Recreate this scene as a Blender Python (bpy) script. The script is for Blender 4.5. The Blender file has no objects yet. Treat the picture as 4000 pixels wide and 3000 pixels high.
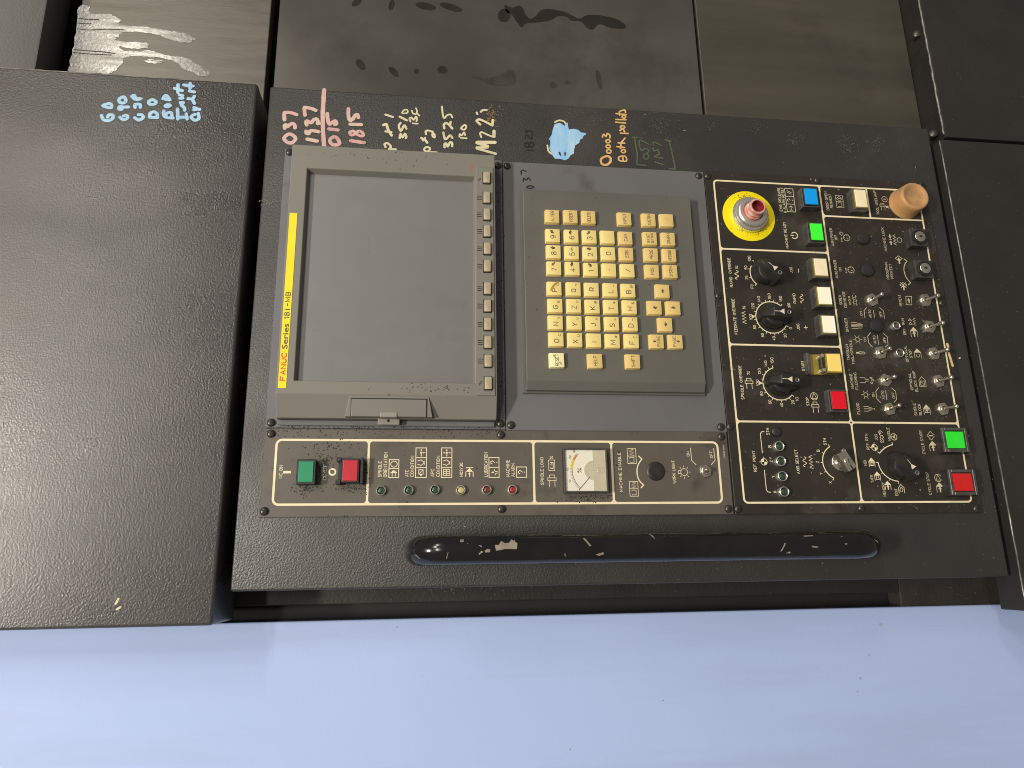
import bpy, bmesh, math, random
from mathutils import Vector, Matrix
random.seed(7)
S = bpy.context.scene

# ------------------------------------------------------------------ camera, world, lamps, exposure
# The phone was held on its side: the machine's "up" points to the left of the picture.
# World: X = to the right along the machine front, Z = up, -Y = out of the panel. Unit metre.
CAM = Vector((0.0, -0.68, 0.0))
AX = ((-0.01551497, -0.96828076, 0.24938254),     # panel X, Z and outward normal seen in the camera's frame
      (-0.9924367, -0.01546258, -0.12177974),
      (0.12177308, -0.2493858, -0.96071746))
FPX = 2800.0                                       # focal length for a 4000 px wide picture
def cam_to_world(d):                               # d = (right, down, forward)
    x, z, n = (sum(a * b for a, b in zip(r, d)) for r in AX)
    return Vector((x, -n, z))
cd = bpy.data.cameras.new('camera'); cam = bpy.data.objects.new('camera', cd); S.collection.objects.link(cam)
r_, u_, b_ = cam_to_world((1, 0, 0)), cam_to_world((0, -1, 0)), cam_to_world((0, 0, -1))
cam.matrix_world = Matrix(((r_.x, u_.x, b_.x, CAM.x), (r_.y, u_.y, b_.y, CAM.y), (r_.z, u_.z, b_.z, CAM.z), (0, 0, 0, 1)))
cd.sensor_width = 36; cd.lens = 36 * FPX / 4000; cd.clip_start = 0.01; cd.clip_end = 50
S.camera = cam
S.cycles.filter_width = 1.0
S.render.resolution_x, S.render.resolution_y = 1024, 768

w = bpy.data.worlds.new('World'); S.world = w; w.use_nodes = True
bg = w.node_tree.nodes['Background']; bg.inputs[0].default_value = (1.0, 0.955, 0.88, 1); bg.inputs[1].default_value = 0.20

def lamp(name, loc, aim, sx, sy, power, col):
    l = bpy.data.lights.new(name, 'AREA'); l.shape = 'RECTANGLE'; l.size = sx; l.size_y = sy; l.energy = power; l.color = col
    o = bpy.data.objects.new(name, l); S.collection.objects.link(o); o.location = loc
    o.rotation_euler = (Vector(aim) - Vector(loc)).to_track_quat('-Z', 'Y').to_euler(); return o
WARM = (1.0, 0.935, 0.82)
lamp('ceiling_lamp', (-0.35, -2.8, 3.15), (0.2, 0, -0.1), 0.9, 0.25, 175, WARM)
lamp('ceiling_lamp.001', (4.2, -5.0, 2.5), (0.3, 0, 0), 1.2, 0.25, 55, WARM)
lamp('ceiling_lamp.002', (2.4, -5.0, 2.9), (0.3, 0, 0), 1.2, 0.25, 70, WARM)
lamp('ceiling_lamp.003', (0.2, -5.0, 2.1), (0.2, 0, 0), 1.2, 0.25, 55, WARM)

S.view_settings.view_transform = 'Standard'; S.view_settings.look = 'None'
S.view_settings.exposure = 0.0; S.view_settings.gamma = 1.0; S.view_settings.use_curve_mapping = False

# ------------------------------------------------------------------ measuring: a point of the panel, read in the photograph, in mm on its plane
REG = {'A': (1000, 1650, 4.148), 'B': (1400, 1650, 3.16), 'C': (2050, 1650, 2.6024), 'D': (2750, 650, 4.148), 'E': (3150, 650, 3.687),
       'F': (2750, 950, 4.022), 'G': (2750, 1300, 3.687), 'H': (3250, 1000, 4.148), 'I': (3250, 1300, 4.022), 'J': (2850, 1600, 3.686),
       'K': (3300, 1600, 3.687), 'L': (2000, 700, 2.949), 'M': (2000, 1050, 2.949), 'N': (1000, 500, 2.212), 'O': (1000, 1200, 2.212),
       'Q': (1000, 0, 2.074), 'R': (2000, 0, 2.074), 'S': (0, 0, 2.074), 'P': (1080, 340, 5.53), 'W': (1480, 380, 4.424), 'V': (380, 310, 5.267),
       'X': (2000, 400, 3.16), 'Y': (1500, 2000, 2.212), 'Z': (2500, 2000, 1.4747), '0': (0, 0, 1)}
def P(x, y, h=0.0, reg='0'):                       # -> (u, v) in mm, h = height in mm above the console face
    ox, oy, s = REG[reg]; x = ox + x / s; y = oy + y / s
    d = cam_to_world(((x - 2000) / FPX, (y - 1500) / FPX, 1))
    t = (0.68 - h / 1000) / d.y
    return d.x * t * 1000, d.z * t * 1000

def SCL(x, y, reg='0'):                            # mm on the panel for one pixel of the photograph at this place
    a = P(x, y, 0, reg); b = P(x + 20, y, 0, reg); c = P(x, y - 20, 0, reg); k = REG[reg][2] / 20
    return (abs(a[1] - b[1]) * k + abs(c[0] - a[0]) * k) / 2

# ------------------------------------------------------------------ materials
def srgb(r, g, b): return tuple(((c / 255) / 12.92 if c / 255 <= .04045 else ((c / 255 + .055) / 1.055) ** 2.4) for c in (r, g, b)) + (1,)
def M(name, c1, c2=None, ns=12.0, rough=.5, r2=None, metal=0.0, bump=None, grime=None, specks=None, spec=.5, stretch=None, emit=0, coat=0, fac=(.35, .7), det=6, rs=None):
    m = bpy.data.materials.new(name); m.use_nodes = True; nt = m.node_tree; N = nt.nodes; Lk = nt.links
    b = N['Principled BSDF']; tc = N.new('ShaderNodeTexCoord'); co = tc.outputs['Object']
    c1 = tuple(c1) + (1,) if len(c1) == 3 else c1
    if c2 is not None: c2 = tuple(c2) + (1,) if len(c2) == 3 else c2
    def noise(scale, detail=6, st=None, rough_=.55):
        n = N.new('ShaderNodeTexNoise'); n.inputs['Scale'].default_value = scale; n.inputs['Detail'].default_value = detail; n.inputs['Roughness'].default_value = rough_
        if st:
            mp = N.new('ShaderNodeMapping'); mp.inputs['Scale'].default_value = st; Lk.new(co, mp.inputs[0]); Lk.new(mp.outputs[0], n.inputs['Vector'])
        else: Lk.new(co, n.inputs['Vector'])
        return n.outputs['Fac']
    def ramp(f, lo, hi, a=(0, 0, 0, 1), z=(1, 1, 1, 1)):
        r = N.new('ShaderNodeValToRGB'); r.color_ramp.elements[0].position = lo; r.color_ramp.elements[1].position = hi
        r.color_ramp.elements[0].color = a; r.color_ramp.elements[1].color = z; Lk.new(f, r.inputs[0]); return r.outputs[0]
    def mix(f, a, z):
        x = N.new('ShaderNodeMix'); x.data_type = 'RGBA'; Lk.new(f, x.inputs[0])
        for k, q in ((6, a), (7, z)):
            if isinstance(q, tuple): x.inputs[k].default_value = q
            else: Lk.new(q, x.inputs[k])
        return x.outputs[2]
    col = c1
    if c2 is not None: col = ramp(noise(ns, det, stretch), fac[0], fac[1], c1, c2)
    if grime: col = mix(ramp(noise(grime[1], 8, grime[4] if len(grime) > 4 else None, .65), grime[2], grime[3]), col, tuple(grime[0]) + (1,))
    if specks: col = mix(ramp(noise(specks[1], 3), specks[2], specks[2] + .03), col, tuple(specks[0]) + (1,))
    if isinstance(col, tuple): b.inputs['Base Color'].default_value = col
    else: Lk.new(col, b.inputs['Base Color'])
    b.inputs['Metallic'].default_value = metal; b.inputs['Specular IOR Level'].default_value = spec
    if r2 is not None:
        Lk.new(ramp(noise(rs or ns * 1.7, 5, stretch), .3, .7, (rough,) * 3 + (1,), (r2,) * 3 + (1,)), b.inputs['Roughness'])
    else: b.inputs['Roughness'].default_value = rough
    if coat: b.inputs['Coat Weight'].default_value = coat; b.inputs['Coat Roughness'].default_value = .08
    if bump:
        bn = N.new('ShaderNodeBump'); bn.inputs['Strength'].default_value = bump[2] if len(bump) > 2 else 1.0; bn.inputs['Distance'].default_value = bump[1]
        Lk.new(noise(bump[0], 2.5, bump[3] if len(bump) > 3 else None), bn.inputs['Height']); Lk.new(bn.outputs[0], b.inputs['Normal'])
    if emit:
        b.inputs['Emission Strength'].default_value = emit
        if isinstance(col, tuple): b.inputs['Emission Color'].default_value = col
        else: Lk.new(col, b.inputs['Emission Color'])
    return m
def clear_mat(name, tint, amount):
    m = bpy.data.materials.new(name); m.use_nodes = True; nt = m.node_tree; N = nt.nodes; N.remove(N['Principled BSDF'])
    t = N.new('ShaderNodeBsdfTransparent'); t.inputs[0].default_value = tint; g = N.new('ShaderNodeBsdfGlossy'); g.inputs['Roughness'].default_value = .12
    x = N.new('ShaderNodeMixShader'); x.inputs[0].default_value = .04 + amount
    nt.links.new(t.outputs[0], x.inputs[1]); nt.links.new(g.outputs[0], x.inputs[2])
    nt.links.new(x.outputs[0], N['Material Output'].inputs[0]); return m
LEATHER = (600, .0005, 1.0)
m_console = M('console_paint', (.027, .0255, .025), (.037, .034, .032), 9, .36, .56, bump=LEATHER, spec=.6, grime=((.060, .052, .044), 6, .55, .82), specks=((.22, .2, .17), 170, .735))
m_cover = M('cover_paint', (.042, .039, .037), (.054, .050, .047), 5, .22, .46, bump=(640, .0005, 1.0), rs=6, stretch=(2.2, 1, 1), spec=.9, grime=((.088, .082, .074), 5, .48, .80, (1.6, 1, .8)), specks=((.2, .19, .17), 150, .765))
m_rear = M('rear_cover_paint', (.080, .077, .071), (.095, .092, .085), 8, .5, bump=(500, .0003, 1.0))
m_dark = M('dark_recess_paint', (.018, .016, .016), (.026, .023, .022), 20, .5, bump=(430, .0003, 1.0), specks=((.12, .1, .09), 240, .74))
m_black = M('black_gap', (.008, .008, .008), None, rough=.7)
m_strip = M('strip_paint', (.011, .0095, .0092), (.018, .015, .014), 30, .55, bump=(300, .0003, 1.0), specks=((.16, .13, .11), 300, .72))
m_glass_steel = M('wet_steel_sheet', (.095, .087, .073), (.145, .134, .115), 9, .32, .46, metal=.35, stretch=(7, 1, 1.0), bump=(120, .0002, .5, (4.0, 1, .5)), grime=((.09, .078, .055), 12, .52, .80, (5, 1, .6)), rs=9)
m_film = M('coolant_film', (.11, .103, .095), (.15, .142, .132), 14, .15, .30, metal=.3, rs=22, stretch=(6, 1, 1), bump=(240, .00012, .7), grime=((.09, .08, .06), 40, .60, .75, (3, 1, .5)))
m_stain = M('faint_stain', (.030, .027, .022), (.050, .046, .039), 40, .34, .46, spec=.4)
m_door = M('door_sheet', (.062, .058, .050), (.126, .119, .106), 3.2, .22, .38, metal=.38, grime=((.050, .043, .035), 4.5, .50, .74), bump=(900, .00006, .6), specks=((.2, .19, .16), 260, .76))
m_door2 = M('door_sheet_lower', (.066, .060, .047), (.095, .087, .07), 5, .34, .5, metal=.3, stretch=(5, 1, .6), bump=(900, .00006, .6), grime=((.04, .033, .024), 5, .55, .8), specks=((.22, .21, .18), 240, .755))
m_oil = M('oil_film', (.016, .0145, .012), (.024, .022, .018), 30, .30, .42, spec=.3)
m_lower = M('lower_cover_paint', (.019, .0175, .0165), (.026, .024, .0225), 14, .5, .62, spec=.35, bump=(380, .0002, .8), specks=((.16, .15, .13), 200, .755))
m_edge = M('worn_or_glint_edge', (.34, .33, .30), (.12, .115, .10), 90, .4, metal=.5)
m_blue = M('blue_paint', (.385, .480, .765), (.358, .452, .725), 3, .58, .68, spec=.3, bump=(300, .00012, .7), grime=((.325, .40, .59), 4, .50, .90, (5, 1, .5)), specks=((.20, .23, .28), 110, .765))
m_switch = M('anodised_plate', (.088, .076, .063), (.112, .097, .080), 16, .36, .50, grime=((.040, .034, .029), 22, .56, .78), specks=((.022, .020, .018), 210, .70), bump=(700, .00005, .6))
m_oper = M('operator_plate', (.021, .0175, .0138), (.031, .026, .020), 18, .40, .58, spec=.4, grime=((.080, .071, .058), 14, .54, .84), specks=((.24, .22, .18), 230, .715), bump=(500, .00008, .7))
m_dplate = M('display_plate', (.135, .132, .140), (.115, .112, .118), 14, .45, .6, grime=((.040, .037, .036), 26, .60, .78), bump=(600, .0001, .6))
m_bezel = M('bezel_plastic', (.185, .176, .152), (.168, .160, .138), 10, .42, .55, grime=((.085, .078, .064), 24, .66, .82), bump=(900, .00007, .8))
m_screen = M('screen_face', (.205, .203, .202), (.165, .163, .162), 4.5, .24, .42, metal=.15, grime=((.135, .130, .126), 7, .60, .82), specks=((.34, .33, .32), 210, .765))
m_kplate = M('keyboard_plate', (.128, .125, .128), (.108, .105, .108), 8, .42, .55, grime=((.058, .054, .05), 13, .62, .8), bump=(900, .00006, .6))
m_kbody = M('keyboard_plastic', (.115, .110, .097), (.098, .094, .083), 11, .42, .55, grime=((.055, .05, .042), 20, .64, .8), bump=(900, .00008, .8))
m_key = M('key_pale', (.82, .665, .27), (.74, .585, .21), 55, .40, grime=((.46, .33, .11), 90, .60, .85))
m_keyf = M('key_tan', (.74, .55, .215), (.64, .46, .165), 45, .40, grime=((.42, .27, .09), 80, .60, .85))
m_keyr = M('key_reset', (.84, .76, .42), None, rough=.4)
m_soft = M('soft_key', (.44, .37, .25), (.34, .285, .19), 160, .42, grime=((.14, .12, .10), 150, .60, .72))
m_ink = M('key_ink', (.115, .090, .066), None, rough=.6)
m_print = M('cream_print', (.80, .71, .49), (.70, .60, .38), 34, .45, grime=((.22, .17, .085), 34, .63, .82))
m_print2 = M('worn_print', (.60, .53, .37), (.46, .40, .27), 60, .5, grime=((.12, .10, .07), 60, .58, .8))
m_yellow = M('yellow_label', (.86, .69, .0), (.79, .62, .0), 40, .4, grime=((.30, .25, .07), 45, .62, .8))
m_disc = M('yellow_disc', (.86, .70, .0), (.80, .63, .0), 30, .42, grime=((.40, .32, .03), 38, .58, .8), specks=((.08, .07, .02), 170, .74))
m_red_ink = M('red_ink', (.62, .055, .045), None, rough=.5)
m_grey_ink = M('grey_ink', (.095, .085, .065), None, rough=.5)
m_blackp = M('black_plastic', (.016, .015, .015), (.026, .025, .024), 60, .32, .5, grime=((.07, .066, .06), 60, .62, .85))
m_guard = M('smoked_plastic', (.040, .038, .035), (.095, .091, .084), 90, .18, .4, coat=.4)
m_dusty = M('dusty_black_plastic', (.028, .027, .025), (.050, .048, .044), 60, .42, .6, grime=((.11, .105, .096), 120, .55, .8))
m_knob = M('knob_plastic', (.014, .013, .013), (.022, .021, .020), 70, .26, .42, grime=((.085, .08, .072), 55, .64, .9))
m_chrome = M('nickel', (.80, .75, .63), (.60, .55, .45), 90, .16, .28, metal=.95)
m_alum = M('aluminium_ring', (.82, .80, .75), (.68, .66, .61), 120, .22, .34, metal=.86)
m_screw = M('blackened_screw', (.055, .052, .046), (.085, .08, .07), 160, .30, .45, metal=.6)
m_lg = M('green_lens', (.010, .235, .115), None, rough=.35); m_lr = M('red_lens', (.52, .018, .035), (.42, .015, .03), 90, .35)
m_bblue = M('blue_lens', (.0, .30, .78), None, rough=.3, emit=.10); m_bgreen = M('bright_green_lens', (.045, .84, .035), None, rough=.3, emit=.14)
m_cream = M('cream_lens', (.86, .76, .53), (.78, .66, .43), 70, .35, emit=.05, grime=((.30, .24, .14), 70, .72, .84)); m_amber = M('amber_lens', (.88, .64, .18), None, rough=.3, emit=.05)
m_cwhite = M('white_lens', (.90, .85, .68), None, rough=.3, emit=.06)
m_redb = M('red_lens_bright', (.66, .006, .018), None, rough=.3, emit=.06); m_reds = M('scarlet_lens', (.58, .008, .014), (.50, .02, .014), 80, .3, emit=.04); m_greenb = M('green_lens_bright', (.02, .62, .025), (.03, .70, .04), 60, .3, emit=.12)
m_edgeamber = M('amber_glass', (.32, .23, .035), (.22, .16, .03), 80, .12, coat=.6)
m_led_g = M('dark_green_lamp', (.018, .050, .030), (.035, .10, .058), 400, .25); m_led_y = M('yellow_lamp', (.55, .44, .18), (.42, .33, .12), 400, .25)
m_led_r = M('dull_red_lamp', (.16, .035, .030), (.11, .025, .024), 400, .25); m_led_rr = M('red_lamp', (.36, .025, .022), (.20, .02, .018), 400, .25); m_led_b = M('brown_lamp', (.10, .075, .055), (.06, .045, .036), 400, .3)
m_pink = M('pink_marker', (.56, .44, .35), (.58, .32, .31), 34, .55, bump=(800, .0001), grime=((.19, .16, .135), 30, .58, .76), fac=(.40, .60), specks=((.10, .085, .08), 420, .66))
m_creamk = M('cream_marker', (.66, .60, .40), (.55, .49, .30), 70, .55, grime=((.22, .19, .12), 90, .58, .8), bump=(800, .0001), specks=((.10, .09, .07), 420, .67))
m_bluek = M('light_blue_marker', (.36, .56, .74), (.28, .46, .66), 60, .55, bump=(500, .0004), specks=((.10, .12, .14), 420, .66))
m_bluek2 = M('sky_blue_marker', (.20, .45, .76), (.42, .61, .74), 22, .55, bump=(500, .0003), stretch=(1, 1, 3), specks=((.12, .20, .30), 420, .68))
m_orangek = M('orange_marker', (.62, .32, .10), (.66, .46, .20), 90, .55); m_greenk = M('green_marker', (.055, .095, .035), (.09, .10, .075), 50, .6)
m_blackk = M('black_marker', (.010, .010, .010), None, rough=.5)
m_handle = M('handle_vinyl', (.006, .006, .007), (.012, .012, .012), 20, .07, .20, specks=((.36, .32, .26), 110, .72), bump=(45, .0012, .6))
m_patch = M('peeled_paint', (.29, .245, .20), (.19, .16, .13), 120, .6)
m_orange = M('orange_button', (.52, .27, .10), (.38, .22, .105), 40, .5, .65, grime=((.23, .15, .085), 34, .5, .78), bump=(400, .0002))
m_stub = M('red_stub', (.52, .16, .13), (.74, .52, .44), 120, .35, .5); m_stub_in = M('red_stub_bore', (.25, .010, .016), (.12, .008, .01), 150, .5)
m_white = M('meter_face', (.90, .88, .80), None, rough=.4); m_met_o = M('meter_orange', (.75, .24, .05), None, rough=.5); m_met_y = M('meter_yellow', (.80, .62, .04), None, rough=.5)
m_met_gold = M('meter_lower_plate', (.72, .66, .50), (.80, .75, .60), 60, .3, metal=.25)
m_clear = clear_mat('clear_plastic', (.985, .98, .965, 1), .02); m_amberclear = clear_mat('amber_clear_plastic', (.80, .66, .28, 1), .03)
m_pointer = M('pointer_print', (.66, .55, .40), None, rough=.5)

# ------------------------------------------------------------------ geometry helpers: (u, v, h) in mm -> world metres
def W(p): return (p[0] / 1000, -p[2] / 1000, p[1] / 1000)
ORG = {}
def add(name, geo, mat, parent=None, org=None, smooth=None, data=None):
    if data is None:
        vs, fs = geo
        if org is None: org = (sum(v[0] for v in vs) / len(vs), sum(v[1] for v in vs) / len(vs), min(v[2] for v in vs))
        data = bpy.data.meshes.new(name); data.from_pydata([W((v[0] - org[0], v[1] - org[1], v[2] - org[2])) for v in vs], [], fs)
        data.materials.append(mat)
        if smooth is not None:
            for p in data.polygons: p.use_smooth = True
            data.set_sharp_from_angle(angle=math.radians(smooth))
        data.update()
    o = bpy.data.objects.new(name, data); S.collection.objects.link(o)
    ORG[o.name] = Vector(W(org))
    if parent is not None: o.parent = parent; o.location = ORG[o.name] - ORG[parent.name]
    else: o.location = ORG[o.name]
    return o
def thing(name, org, label, cat, group=None):
    o = bpy.data.objects.new(name, None); S.collection.objects.link(o); o.empty_display_size = .02
    ORG[o.name] = Vector(W(org)); o.location = ORG[o.name]; o['label'] = label; o['category'] = cat
    if group: o['group'] = group
    return o
def holder(name, parent, org):                     # an Empty part that keeps its sub-parts together
    o = bpy.data.objects.new(name, None); S.collection.objects.link(o); o.empty_display_size = .005
    ORG[o.name] = Vector(W(org)); o.parent = parent; o.location = ORG[o.name] - ORG[parent.name]; return o
def geo_bm(bm):
    bmesh.ops.recalc_face_normals(bm, faces=bm.faces[:]); bm.verts.index_update()
    g = ([tuple(v.co) for v in bm.verts], [[v.index for v in f.verts] for f in bm.faces]); bm.free(); return g
def join(*gs):
    V, F = [], []
    for vs, fs in gs:
        n = len(V); V += list(vs); F += [[i + n for i in f] for f in fs]
    return V, F
def box(u0, u1, v0, v1, h0, h1, b=0, seg=2):
    bm = bmesh.new(); bmesh.ops.create_cube(bm, size=1)
    for v in bm.verts: v.co = Vector(((u0 + u1) / 2 + v.co.x * (u1 - u0), (v0 + v1) / 2 + v.co.y * (v1 - v0), (h0 + h1) / 2 + v.co.z * (h1 - h0)))
    if b: bmesh.ops.bevel(bm, geom=bm.edges[:], offset=b, segments=seg, profile=.5, affect='EDGES')
    return geo_bm(bm)
def prism(pts, h0, h1, top=None, b=0):             # polygon in (u, v); optional other outline on top; h may be per point through functions
    n = len(pts); top = top or pts
    H0 = [h0] * n if not isinstance(h0, (list, tuple)) else h0; H1 = [h1] * n if not isinstance(h1, (list, tuple)) else h1
    bm = bmesh.new()
    a = [bm.verts.new((p[0], p[1], H0[i])) for i, p in enumerate(pts)]; c = [bm.verts.new((p[0], p[1], H1[i])) for i, p in enumerate(top)]
    bm.faces.new(a); tf = bm.faces.new(c)
    for i in range(n): bm.faces.new((a[i], a[(i + 1) % n], c[(i + 1) % n], c[i]))
    if b: bmesh.ops.bevel(bm, geom=[e for e in bm.edges if any(v in c for v in e.verts)], offset=b, segments=2, profile=.5, affect='EDGES')
    return geo_bm(bm)
def sheet(pts, h):
    vs = [(p[0], p[1], h) for p in pts]; bm = bmesh.new(); f = bm.faces.new([bm.verts.new(v) for v in vs])
    bmesh.ops.triangulate(bm, faces=[f]); g = geo_bm(bm)
    return g
def lathe(cu, cv, prof, seg=32, axis=None, base=0):  # prof: [(r, h)...]; axis: unit (u,v,h) direction, default straight out
    ax = Vector(axis or (0, 0, 1)).normalized(); e1 = ax.orthogonal().normalized(); e2 = ax.cross(e1); c = Vector((cu, cv, base))
    V, F = [], []
    for r, h in prof:
        if r <= 1e-6: V.append(tuple(c + ax * h))
        else:
            for k in range(seg):
                t = 2 * math.pi * k / seg; V.append(tuple(c + ax * h + (e1 * math.cos(t) + e2 * math.sin(t)) * r))
    idx = 0; rows = []
    for r, h in prof:
        n = 1 if r <= 1e-6 else seg; rows.append(list(range(idx, idx + n))); idx += n
    for a, b in zip(rows, rows[1:]):
        for k in range(seg):
            q = (k + 1) % seg
            if len(a) == 1 and len(b) == 1: continue
            if len(a) == 1: F.append([a[0], b[k], b[q]])
            elif len(b) == 1: F.append([a[k], a[q], b[0]])
            else: F.append([a[k], a[q], b[q], b[k]])
    return V, F
def smoothline(pts, n=5, closed=False):
    if len(pts) < 3: return [tuple(p) for p in pts]
    out = []; m = len(pts); rng = range(m) if closed else range(m - 1)
    for i in rng:
        p0 = pts[(i - 1) % m] if closed or i else pts[0]; p1 = pts[i]; p2 = pts[(i + 1) % m]; p3 = pts[(i + 2) % m] if closed or i + 2 < m else pts[-1]
        for k in range(n):
            t = k / n
            out.append(tuple(.5 * (2 * b + (c - a) * t + (2 * a - 5 * b + 4 * c - d) * t * t + (3 * b - a - 3 * c + d) * t ** 3) for a, b, c, d in zip(p0, p1, p2, p3)))
    if not closed: out.append(tuple(pts[-1]))
    return out
def ribbon(pts, wd, h, closed=False, cap=True, wob=0.0):
    # flat band along pts in (u, v); wd = width in mm
    V, F = [], []; n = len(pts); r = wd / 2
    for i, p in enumerate(pts):
        a = pts[(i - 1) % n] if (closed or i) else p; c = pts[(i + 1) % n] if (closed or i < n - 1) else p
        d1 = Vector((p[0] - a[0], p[1] - a[1])); d2 = Vector((c[0] - p[0], c[1] - p[1]))
        d1 = d1.normalized() if d1.length > 1e-6 else None; d2 = d2.normalized() if d2.length > 1e-6 else None
        if d1 is None: d1 = d2 if d2 else Vector((1, 0))
        if d2 is None: d2 = d1
        t = d1 + d2; t = t.normalized() if t.length > .2 else d1
        k = 1 / max(.6, abs(t.dot(d1))); nn = Vector((-t.y, t.x)); rr = r * k * (1 + wob * random.uniform(-1, 1))
        hh = h + (.12 * i / n if wob else 0); V += [(p[0] + nn.x * rr, p[1] + nn.y * rr, hh), (p[0] - nn.x * rr, p[1] - nn.y * rr, hh)]
    for i in range(n if closed else n - 1):
        j = (i + 1) % n; F.append([2 * i, 2 * i + 1, 2 * j + 1, 2 * j])
    if cap and not closed:
        for end in (0, n - 1):
            p = pts[end]; q = pts[1] if end == 0 else pts[n - 2]; d = Vector((p[0] - q[0], p[1] - q[1])).normalized(); nn = Vector((-d.y, d.x))
            b = len(V); hh = h + (.14 if wob and end else -.01 if wob else 0); V.append((p[0], p[1], hh))
            for k in range(7):
                a = math.pi * k / 6; V.append((p[0] + (nn.x * math.cos(a) + d.x * math.sin(a)) * r, p[1] + (nn.y * math.cos(a) + d.y * math.sin(a)) * r, hh))
            for k in range(6): F.append([b, b + 1 + k, b + 2 + k])
    return V, F
def tube(pts, r, seg=20):
    V, F = [], []; ref = None
    for i, p in enumerate(pts):
        a = Vector(pts[max(0, i - 1)]); c = Vector(pts[min(len(pts) - 1, i + 1)]); t = (c - a).normalized()
        if ref is None: ref = t.orthogonal().normalized()
        ref = (ref - t * ref.dot(t)).normalized(); e2 = t.cross(ref)
        for k in range(seg):
            an = 2 * math.pi * k / seg; V.append(tuple(Vector(p) + (ref * math.cos(an) + e2 * math.sin(an)) * r))
    for i in range(len(pts) - 1):
        for k in range(seg): F.append([i * seg + k, i * seg + (k + 1) % seg, (i + 1) * seg + (k + 1) % seg, (i + 1) * seg + k])
    return V, F
def strokes(name, reg, lines, wpx, mat, parent, h, smooth=True, wob=.06, closed=()):
    gs = []
    for i, ln in enumerate(lines):
        wp = wpx
        if isinstance(ln[0], (int, float)): wp, ln = ln[0], ln[1]
        pp = [P(x, y, h, reg) for x, y in ln]; cl = len(ln) > 3 and ln[0] == ln[-1]
        if cl: pp = pp[:-1]
        if smooth: pp = smoothline(pp, 5, cl)
        mm = wp / REG[reg][2] * SCL(ln[0][0], ln[0][1], reg)
        gs.append(ribbon(pp, mm, h + .03 * (i % 7), cl, True, wob))
    return add(name, join(*gs), mat, parent)
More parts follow.
